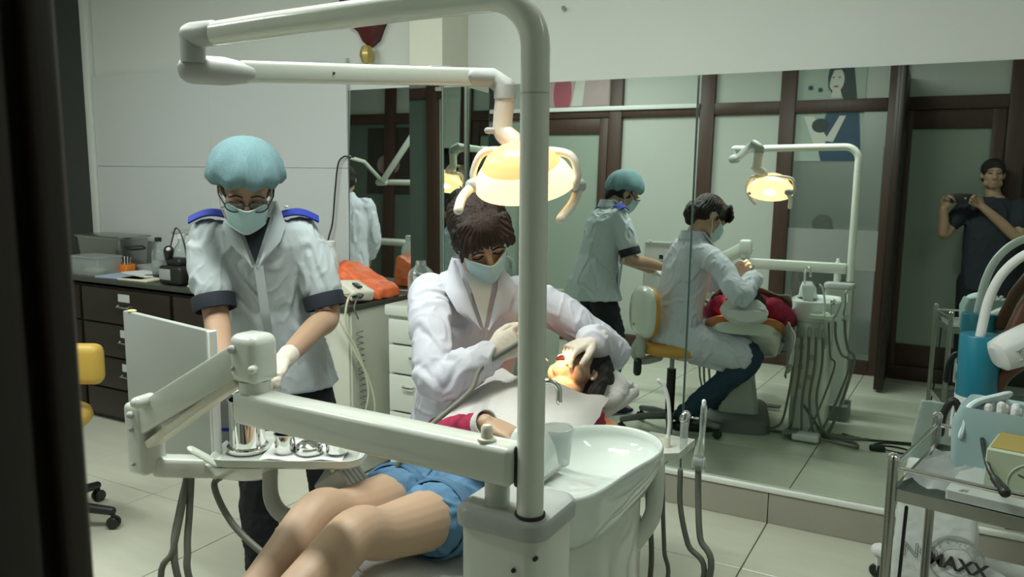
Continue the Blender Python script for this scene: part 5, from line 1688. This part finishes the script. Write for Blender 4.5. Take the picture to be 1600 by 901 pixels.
for sh_, el in ((shR, elR), (shL, elL)):
    limb(mb, [sh_ * .88 + neck * .12 + V(0, 0, -.02), sh_.lerp(el, .4) + V(0, 0, .0), sh_.lerp(el, .70)], [.064, .066, .064], 20)
tun = blob('tunic', mb, 'tunic', nur, .0055, 4, folds(.0045, (11, 11, 6), 8.0))
for sh_, el in ((shR, elR), (shL, elL)):
    dv = (el - sh_).normalized()
    s1 = dv.orthogonal().normalized()
    s2 = dv.cross(s1)
    b0 = sh_.lerp(el, .70)
    mb = MB()
    mb.loft([ring(b0 + dv * o_, s1, s2, rr_, rr_, 28) for o_, rr_ in ((.015, .066), (.02, .0685), (.062, .068), (.064, .062), (.03, .060))], cap=False)
    mb.build('sleeve_band', 'tunic_trim', tun, 60)
for k, sh_ in ((1, shR), (-1, shL)):
    g = []
    p0, p1 = neck + trr * (.085 * k) + V(0, 0, .012), sh_ + trr * (.040 * k) + V(0, 0, .045)
    for i in range(9):
        q_ = i / 8
        pc = p0.lerp(p1, q_) + V(0, 0, .016 * math.sin(q_ * math.pi) + .006) + tf * .012
        g.append([pc + tf * (x * .034) + V(0, 0, -.018 * x * x) for x in (-1, -.5, 0, .5, 1)])
    eo = MB().sheet(g, .007 * (1 if k < 0 else -1)).build('epaulette', 'blue_strap', tun, 60)
    pb = p0.lerp(p1, .13) + V(0, 0, .022) + tf * .03
    MB().ell(pb, (.008, .008, .005)).build('button', 'white_plastic', eo)
# open collar with dark undershirt
for k in (-1, 1):
    a0 = neck + trr * (.058 * k) - tf * .01 + V(0, 0, .050)
    a1 = neck + trr * (.058 * k) + tf * .078 + V(0, 0, -.01)
    a2 = neck + trr * (.008 * k) + tf * .128 + V(0, 0, -.155)
    b1 = neck + trr * (.098 * k) + tf * .085 + V(0, 0, -.025)
    b2 = neck + trr * (.080 * k) + tf * .112 + V(0, 0, -.075)
    g = []
    for i in range(9):
        q_ = i / 8
        p_in = a0.lerp(a1, q_ * 2) if q_ < .5 else a1.lerp(a2, (q_ - .5) * 2)
        p_out = (a0 + trr * (.016 * k)).lerp(b1, q_ * 2) if q_ < .5 else (b1.lerp(b2, (q_ - .5) * 4) if q_ < .75 else b2.lerp(a2, (q_ - .75) * 4))
        g.append([p_in.lerp(p_out, x) + tf * (.010 * math.sin(x * math.pi)) for x in (0, .3, .6, 1)])
    MB().sheet(g, .004 if k > 0 else -.004).build('lapel', 'tunic', tun, 60)
mb = MB()
mb.add([neck + trr * .05 + tf * .070 + V(0, 0, .0), neck - trr * .05 + tf * .070 + V(0, 0, .0), neck + tf * .122 + V(0, 0, -.145), neck + tf * .06 + V(0, 0, -.06)], [(0, 1, 2), (0, 3, 1), (1, 3, 2), (0, 2, 3)])
mb.build('undershirt', 'tunic_trim', nur)
mb = MB()
mb.loft([ring(neck + V(0, 0, z) - tf * .008, trr, tf, .064 + o_, .060 + o_, 28) for z, o_ in ((.0, .004), (.035, .004), (.048, .0), (.012, .012), (.0, .016))], cap=False)
mb.build('collar', 'tunic', tun, 60)
# placket line, pocket
mb = MB()
g = []
for i in range(15):
    q_ = i / 14
    pc = (neck + tf * .126 + V(0, 0, -.15)).lerp(pel + tf * .170 + V(0, 0, -.09), q_) + tf * (.008 + .012 * math.sin(q_ * math.pi) * (1 if q_ < .5 else -.5)) + trr * (-.01)
    g.append([pc + trr * x for x in (-.014, 0, .014)])
MB().sheet(g, .003).build('placket', 'tunic', tun, 60)
pc = pel - trr * .118 + tf * .112 + V(0, 0, -.01)
pr_ = (trr * .9 + tf * .45).normalized()
g = [[pc + pr_ * (x * .055) + V(0, 0, -z * .13) + tf * .012 - trr * .012 for x in (-1, -.5, 0, .5, 1)] for z in (-.5, -.4, 0, .5)]
MB().sheet(g, .004).build('pocket', 'tunic', tun, 60)
face_mask(nur, hc, f, r, u, 1.04)
eyes(nur, hc, f, r, u, 1.04)
# spectacles
t_ = None
q = lambda a, b, d: hc + (r * a + f * b + u * d) * 1.04
for k in (-1, 1):
    pts = [q(k * .034 + .028 * math.cos(a), .104 - .010 * abs(math.cos(a)) ** 2, .002 + .018 * math.sin(a)) for a in [2 * math.pi * i / 22 for i in range(23)]]
    fo_ = MB().tube(pts, .0020, 6).build('spectacle_rim', 'black_plastic', nur)
    MB().tube([q(k * .062, .096, .006), q(k * .078, .05, .006), q(k * .082, -.01, .004)], .0022, 6).build('spectacle_arm', 'black_plastic', nur)
    MB().loft([[p for p in pts[:-1]], [p - f * .0015 for p in pts[:-1]]]).build('spectacle_lens', 'lens', fo_)
MB().tube(cr([q(-.007, .104, .006), q(0, .109, .010), q(.007, .104, .006)], 4), .002, 6).build('spectacle_bridge', 'black_plastic', nur)
mb = MB()
mb.ell(q(0, -.02, .01), (.082, .095, .085), (r, f, u))
mb.tube([q(0, -.08, -.02), q(0, -.07, -.07)], [.05, .035], 12)
blob('hair', mb, 'hair', nur, .006, 2, lambda p: .002 * noise.noise(p * 60))
# bouffant cap, gathered in an elastic edge
cc = q(0, -.030, .055)
mb = MB()
rows = []
cu_ = (u * .93 - f * .36).normalized()
cf_ = (f - cu_ * f.dot(cu_)).normalized()
N = 160
for (h_, rad) in ((-.040, .092), (-.047, .100), (-.044, .114), (-.028, .127), (-.006, .127), (.022, .117), (.050, .101), (.074, .078), (.090, .050), (.097, .022), (.098, .004)):
    row = []
    for j in range(N):
        a = 2 * math.pi * j / N
        gath = 1 + .050 * (.55 - abs(math.sin(a * 10 + 1.3 * math.sin(a * 3)))) * (.6 + .4 * math.sin(a * 5 + 1)) * min(1, max(0, (.098 - h_) / .10)) + .02 * math.sin(a * 7 + h_ * 40)
        sag = -.030 * max(0, -math.cos(a)) * (1 if h_ < .01 else .3)
        row.append(cc + r * (rad * .95 * gath * math.sin(a)) + cf_ * (rad * 1.04 * gath * math.cos(a)) + cu_ * (h_ + sag + .006 * math.sin(a * 9) * (1 if -.05 < h_ < .03 else 0)))
    rows.append(row)
mb.loft(rows, cap=True)
mb.build('hair_cap', 'cap', nur, 80)

# ---------------------------------------------------------------- the patient
hc = V(-1.052, 2.352, .846)
f, r, u = frame((-.20, -.16, .96), V(.10, 1, .12))
fx_ = f
sc = V(-1.08, 2.155, .775)
pel = V(-1.175, 1.80, .615)
ax = (pel - sc).normalized()
pr2 = V(-.96, .22, 0)
side = V(.965, -.22, 0).normalized()            # patient's left side, towards the spittoon
topn = side.cross(ax).normalized()
if topn.z < 0: topn = -topn
shA, shB = sc - side * .165, sc + side * .165
hipA, hipB = pel - side * .085 + ax * .05, pel + side * .085 + ax * .05
kA, kB = at(498, 812, 1.84), at(556, 842, 1.74)
anA, anB = at(335, 1000, 1.58), at(372, 1010, 1.46)
mb = MB()
head_parts(mb, hc, f, r, u, .96, sc - ax * .065 + topn * .01, .048)
mb.loft([ring(c_, side, topn, a, b, 20) for c_, a, b in ((pel + ax * .09, .14, .085), (pel, .15, .10), (pel.lerp(sc, .35), .125, .088), (pel.lerp(sc, .75), .14, .095), (sc, .145, .085), (sc - ax * .05, .07, .06))])
for h_, k_, a_ in ((hipA, kA, anA), (hipB, kB, anB)):
    limb(mb, [h_, h_.lerp(k_, .35) + V(0, 0, .005), h_.lerp(k_, .8), k_ + V(0, 0, .012), k_.lerp(a_, .35), a_.lerp(k_, .2), a_], [.080, .076, .060, .056, .053, .036, .033], 20, 6)
    d_ = (a_ - k_).normalized()
    tp_ = (V(0, 0, .25) + d_).normalized()
    d_ = (V(0, 0, -1) + d_ * .3).normalized() * .3
    mb.tube([a_ - tp_ * .02 + d_ * .02, a_ + d_ * .035 + tp_ * .04, a_ + d_ * .04 + tp_ * .13, a_ + d_ * .045 + tp_ * .19], [.034, .036, .030, .018], 14, flat=(1.1, .75))
    for q5 in range(5):
        tb = a_ + d_ * .045 + tp_ * .185 + side * (-.026 + .013 * q5)
        mb.tube([tb, tb + tp_ * (.03 - .003 * abs(q5 - 1))], [.010 - .0006 * q5, .008 - .0005 * q5], 8)
elA, wrA = V(-1.335, 1.94, .70), at(758, 660, 2.20)
elB, wrB = V(-.885, 1.93, .70), V(-.99, 1.80, .765)
for sh_, el, wr in ((shA, elA, wrA), (shB, elB, wrB)):
    limb(mb, [sh_, sh_.lerp(el, .5), el, el.lerp(wr, .5), wr], [.046, .042, .036, .033, .025])
hA = (at(838, 692, 2.14) - wrA).normalized()
hand_parts(mb, wrA, hA, V(.1, .1, -1), V(.3, 1, .1), (12, 14, 16, 18), .92, spread=.06)
hB = (V(-1.08, 1.74, .76) - wrB).normalized()
hand_parts(mb, wrB, hB, V(0, 0, -1), V(-.3, 1, 0), (12, 14, 16, 18), .9)
pat = blob('person', mb, 'skin_leg', None, .0048, 3)
tag(pat, 'reclined patient in red top and denim shorts under a white bib', 'person')
# eyes closed, open mouth lit by the lamp
eyes(pat, hc, f, r, u, .96)
mo = hc + (f * .084 - u * .066) * .96
MB().ell(mo, (.024, .010, .015), (r, f, u)).build('mouth', 'sign_red', pat)
MB().tube(cr([mo - r * .018 + u * .006 + f * .006, mo + u * .010 + f * .009, mo + r * .018 + u * .006 + f * .006], 4), .0035, 8).build('teeth', 'paper', pat)
for k in (-1, 1):
    p = hc + (r * (.009 * k) + f * .098 - u * .042) * .96
    MB().ell(p, (.0045, .005, .004), (r, f, u)).build('nostril', 'hole', pat)
ep = hc + (r * (.079 if (r.dot(side) > 0) else -.079) - f * .0 - u * .045) * .96
MB().ell(ep, (.006, .006, .006)).build('earring', 'white_plastic', pat)
mb = MB()
q = lambda a, b, d: hc + (r * a + f * b + u * d) * .96
E3 = (r, f, u)
mb.ell(q(0, -.030, .045), (.092, .098, .098), E3)
mb.ell(q(0, -.060, .02), (.090, .075, .11), E3)
for k in (-1, 1):
    mb.tube(cr([q(.06 * k, .03, .085), q(.084 * k, -.01, .02), q(.088 * k, -.035, -.05), q(.085 * k, -.06, -.10)], 4), crr([.022, .022, .025, .018], 4), 10)
def hairfn2(p):
    l = p - hc
    return .003 * math.sin(55 * math.atan2(l.dot(r), l.dot(u) + .3) * 2 + 6 * noise.noise(l * 14)) + .003 * noise.noise(l * 26)
blob('hair', mb, 'hair', pat, .005, 3, hairfn2)
# red top
mb = MB()
mb.loft([ring(c_, side, topn, a, b, 22, 2.2) for c_, a, b in ((pel - ax * .02, .160, .108), (pel.lerp(sc, .35), .146, .102), (pel.lerp(sc, .75), .158, .108), (sc, .165, .098), (sc - ax * .045, .085, .072))])
for sh_, el, wr in ((shA, elA, wrA), (shB, elB, wrB)):
    limb(mb, [sh_ * .9 + sc * .1, sh_.lerp(el, .5), el, el.lerp(wr, .5), wr + (el - wr).normalized() * .035], [.070, .062, .054, .046, .038], 16)
top = blob('red_top', mb, 'red_cloth', pat, .008, 3, folds(.004, (14, 14, 14), 2.0))
for wr, el in ((wrA, elA), (wrB, elB)):
    cuff(top, wr + (el - wr).normalized() * .008, el, 'towel', .0315, 'white_cuff')
# denim shorts
mb = MB()
mb.loft([ring(c_, side, topn, a, b, 22, 2.2) for c_, a, b in ((pel - ax * .05, .158, .108), (pel + ax * .02, .165, .112), (pel + ax * .08, .160, .100))])
for h_, k_ in ((hipA, kA), (hipB, kB)):
    limb(mb, [h_ - ax * .03, h_.lerp(k_, .12), h_.lerp(k_, .30) + V(0, 0, .004)], [.098, .097, .0945], 20)
so_ = blob('denim_shorts', mb, 'denim', pat, .006, 3, folds(.0055, (16, 16, 16), 4.0))
for h_, k_ in ((hipA, kA), (hipB, kB)):
    b0 = h_.lerp(k_, .30) + V(0, 0, .004)
    dv = (k_ - h_).normalized()
    s1 = dv.orthogonal().normalized()
    mb = MB()
    mb.loft([ring(b0 + dv * o_, s1, dv.cross(s1), rr_, rr_, 32) for o_, rr_ in ((-.02, .098), (-.018, .101), (.010, .101), (.012, .095), (-.01, .09))], cap=False)
    mb.build('hem', 'denim', so_, 60)
mb = MB().tube(cr([pel - ax * .04 + topn * .113, pel + ax * .03 + topn * .117, pel + ax * .085 + topn * .095], 4), .0035, 6).build('fly_seam', 'denim', so_)
# bib over chest and shoulders
t = thing('bib_cloth', 'white bib cloth spread over the patient chest', 'cloth', sc)
g = []
for i in range(19):
    a = i / 18
    row = []
    for j in range(19):
        b = (j / 18 - .5) * 2
        c_ = (sc + ax * (.015 - .05 * abs(b))).lerp(pel - ax * .03, a)
        hw = (.225 if b < 0 else .275) + .03 * math.sin(a * 3)
        th = b * 1.05
        h_ = (.135 + .012 * math.sin(a * math.pi)) * math.cos(th) ** 1.0
        wv = .006 * math.sin(9 * b + 3 * a) * abs(b) + .010 * noise.noise(V(a * 4, b * 3, 1.7)) + (.014 * math.sin(b * 7 + .6) if i < 3 else 0)
        row.append(c_ + side * (hw * math.sin(th)) + topn * (h_ + wv - .008))
    g.append(row)
MB().sheet(g, .004).build('cloth', 'towel', t, 80)
# pillow cover round the headrest
t = thing('pillow', 'white covered pillow under the patient head', 'pillow', hc + V(0, .04, -.1))
mb = MB()
mb.ell(hc + V(.022, .105, -.055), (.13, .05, .080), (V(.965, -.22, 0), V(.22, .965, .0), V(0, 0, 1)))
mb.ell(hc + V(.012, .045, -.070), (.135, .115, .055), (V(.965, -.22, 0), V(.22, .965, .0), V(0, 0, 1)))
mb.tube([hc + V(.10, .09, -.055), hc + V(.135, .125, -.04)], [.03, .012], 8)
blob('cover', mb, 'towel', t, .009, 3, folds(.005, (16, 16, 16), 6.0))

# ---------------------------------------------------------------- second doctor (left mirror only)
f, r, u = frame((-.55, -.75, -.1))
base = V(-4.80, 1.36, 0)
hc = base + V(0, 0, 1.52)
mb = MB()
head_parts(mb, hc, f, r, u, 1.0, base + V(0, 0, 1.37))
mb.loft([ring(base + V(0, 0, z), r, f, a, b, 18) for z, a, b in ((.72, .14, .1), (.95, .13, .1), (1.15, .15, .1), (1.32, .12, .08), (1.38, .055, .05))])
for k in (-1, 1):
    limb(mb, [base + r * (.19 * k) + V(0, 0, 1.29), base + r * (.23 * k) + f * .02 + V(0, 0, 1.02), base + r * (.20 * k) + f * .15 + V(0, 0, .82)], [.05, .04, .028])
    hand_parts(mb, base + r * (.20 * k) + f * .15 + V(0, 0, .82), f + V(0, 0, -.6), -r * k, f, s=.95)
    limb(mb, [base + r * (.09 * k) + V(0, 0, .75), base + r * (.1 * k) + V(0, 0, .42), base + r * (.1 * k) + V(0, 0, .07)], [.08, .055, .04])
    mb.tube([base + r * (.1 * k) + V(0, 0, .04), base + r * (.1 * k) + f * .14 + V(0, 0, .035)], [.036, .03], 10)
doc = blob('person', mb, 'skin', None, .010, 3)
tag(doc, 'second doctor in a white coat with back turned, seen in the left mirror', 'person')
mb = MB()
mb.loft([ring(base + V(0, 0, z), r, f, a, b, 20, 2.3) for z, a, b in ((.40, .24, .20), (.7, .21, .17), (.95, .19, .145), (1.15, .20, .14), (1.29, .18, .115), (1.37, .09, .08), (1.40, .065, .065))])
for k in (-1, 1):
    limb(mb, [base + r * (.17 * k) + V(0, 0, 1.28), base + r * (.23 * k) + f * .02 + V(0, 0, 1.02), base + r * (.205 * k) + f * .12 + V(0, 0, .87)], [.085, .075, .06])
blob('white_coat', mb, 'coat_white', doc, .010, 4, folds(.007, (9, 9, 4), 1.0))
mb = MB()
mb.ell(hc + u * .03 - f * .02, (.086, .1, .09), (r, f, u))
mb.ell(hc - u * .02 - f * .05, (.08, .07, .08), (r, f, u))
blob('hair', mb, 'hair', doc, .008, 2)
mb = MB()
for k in (-1, 1):
    limb(mb, [base + r * (.09 * k) + V(0, 0, .75), base + r * (.1 * k) + V(0, 0, .42), base + r * (.1 * k) + V(0, 0, .06)], [.1, .08, .065])
blob('trousers', mb, 'trouser_black', doc, .012, 2)

# ---------------------------------------------------------------- the photographer (right mirror)
f, r, u = frame((.12, 1, -.05))
hc = V(.165, -.235, 1.69)
base = V(.19, -.272, 0)
ph = V(-.035, -.055, 1.497)
mb = MB()
head_parts(mb, hc, f, r, u, 1.0, V(.18, -.262, 1.53))
mb.loft([ring(V(base.x, base.y, z), r, f, a, b, 18) for z, a, b in ((.85, .15, .1), (1.05, .14, .1), (1.3, .165, .105), (1.44, .15, .09), (1.53, .06, .06))])
shR, shL = V(.38, -.262, 1.44), V(.0, -.26, 1.44)
elR, elL = V(.36, -.16, 1.22), V(-.13, -.16, 1.22)
wrR, wrL = V(.11, -.095, 1.44), V(-.145, -.095, 1.42)
for sh_, el, wr in ((shR, elR, wrR), (shL, elL, wrL)):
    limb(mb, [sh_, sh_.lerp(el, .5), el, el.lerp(wr, .5), wr], [.055, .048, .042, .038, .028])
hand_parts(mb, wrR, V(-.7, .25, .5), V(-.3, .9, .2), V(-.3, 0, 1), (45, 50, 55, 60), .95)
hand_parts(mb, wrL, V(.45, .2, .75), V(.3, .9, .2), V(.3, 0, 1), (45, 50, 55, 60), .95)
for k in (-1, 1):
    limb(mb, [V(.19 + .1 * k, -.265, .88), V(.19 + .11 * k, -.265, .48), V(.19 + .11 * k, -.275, .08)], [.09, .06, .042])
    mb.tube([V(.19 + .11 * k, -.31, .04), V(.19 + .12 * k, -.18, .035)], [.038, .03], 10)
pho = blob('person', mb, 'skin_tan', None, .007, 3)
tag(pho, 'photographer in a dark shirt holding up a phone, seen in the mirror', 'person')
mb = MB()
mb.loft([ring(V(base.x, base.y, z), r, f, a, b, 20, 2.3) for z, a, b in ((.80, .19, .13), (1.0, .185, .13), (1.3, .19, .13), (1.44, .165, .105), (1.52, .085, .075))])
for sh_, el in ((shR, elR), (shL, elL)):
    limb(mb, [sh_ * .9 + V(.018, -.029, .144), sh_.lerp(el, .35), sh_.lerp(el, .55)], [.075, .07, .068])
blob('shirt', mb, 'shirt_dark', pho, .010, 3, folds(.005, (10, 10, 6), 3.0))
mb = MB()
for k in (-1, 1):
    limb(mb, [V(.19 + .1 * k, -.265, .86), V(.19 + .11 * k, -.265, .48), V(.19 + .11 * k, -.275, .07)], [.11, .085, .07])
blob('trousers', mb, 'trouser_black', pho, .012, 2)
mb = MB()
mb.ell(hc + u * .035 - f * .02, (.086, .1, .085), (r, f, u))
mb.ell(hc - u * .01 - f * .05, (.08, .07, .08), (r, f, u))
blob('hair', mb, 'hair', pho, .007, 2)
eyes(pho, hc, f, r, u)
t = thing('phone', 'black phone held up by the photographer in the mirror', 'phone', ph)
MB().box(ph, (.145, .009, .073), .003, 2).build('body', 'black_plastic', t)
MB().box(ph + V(0, -.0048, 0), (.12, .001, .066)).build('screen', 'dark_glass', t)
MB().tube([ph + V(.03, .004, .0), ph + V(.03, .0062, .0)], .008, 14).build('lens_ring', 'joint_grey', t)

# ---------------------------------------------------------------- woman seated behind the glazing
base = V(-1.13, -.85, 0)
f, r, u = frame((-.5, -.8, -.25))
hc = base + V(0, 0, 1.225)
mb = MB()
head_parts(mb, hc, f, r, u, .96, base + V(0, 0, 1.07))
mb.loft([ring(base + V(0, 0, z), r, f, a, b, 18) for z, a, b in ((.46, .16, .12), (.7, .13, .1), (.92, .15, .1), (1.02, .12, .08), (1.08, .05, .05))])
for k in (-1, 1):
    limb(mb, [base + r * (.17 * k) + V(0, 0, .99), base + r * (.21 * k) + V(0, 0, .74), base + r * (.10 * k) + f * .22 + V(0, 0, .60)], [.045, .038, .028])
    hand_parts(mb, base + r * (.10 * k) + f * .22 + V(0, 0, .60), f, V(0, 0, -1), -r * k, s=.9)
    limb(mb, [base + r * (.09 * k) + V(0, 0, .46), base + r * (.1 * k) + f * .40 + V(0, 0, .47), base + r * (.1 * k) + f * .42 + V(0, 0, .06)], [.08, .06, .04])
    mb.tube([base + r * (.1 * k) + f * .42 + V(0, 0, .04), base + r * (.1 * k) + f * .56 + V(0, 0, .035)], [.034, .028], 10)
wom = blob('person', mb, 'skin', None, .010, 3)
tag(wom, 'dark-haired woman seated in the hall behind the clear pane', 'person')
mb = MB()
mb.loft([ring(base + V(0, 0, z), r, f, a, b, 18, 2.2) for z, a, b in ((.5, .18, .14), (.7, .155, .12), (.92, .17, .115), (1.01, .14, .09), (1.06, .07, .065))])
for k in (-1, 1):
    limb(mb, [base + r * (.155 * k) + V(0, 0, .98), base + r * (.19 * k) + V(0, 0, .86)], [.062, .06])
blob('blouse', mb, 'pink_shirt', wom, .010, 3, folds(.005, (10, 10, 8)))
mb = MB()
for k in (-1, 1):
    limb(mb, [base + r * (.09 * k) + V(0, 0, .47), base + r * (.1 * k) + f * .40 + V(0, 0, .48), base + r * (.1 * k) + f * .42 + V(0, 0, .08)], [.105, .085, .06])
mb.ell(base + V(0, 0, .48), (.17, .15, .10))
blob('trousers', mb, 'trouser_black', wom, .012, 2)
mb = MB()
mb.ell(hc + u * .03 - f * .02, (.088, .1, .088), (r, f, u))
mb.ell(hc - u * .03 - f * .05, (.085, .075, .10), (r, f, u))
blob('hair', mb, 'hair', wom, .008, 2)
t = thing('hall_chair', 'dark chair under the seated woman behind the clear pane', 'chair', base)
MB().box(base + V(0, 0, .36), (.42, .42, .05), .015).build('seat', 'black_plastic', t)
MB().box(base - f * .2 + V(0, 0, .62), (.40, .03, .34), .012, rot=math.atan2(f.y, f.x) + math.pi / 2).build('backrest', 'black_plastic', t)
for a in (-1, 1):
    for b in (-1, 1):
        MB().tube([base + V(.18 * a, .18 * b, 0), base + V(.17 * a, .17 * b, .36)], .012, 8).build('leg', 'steel', t)
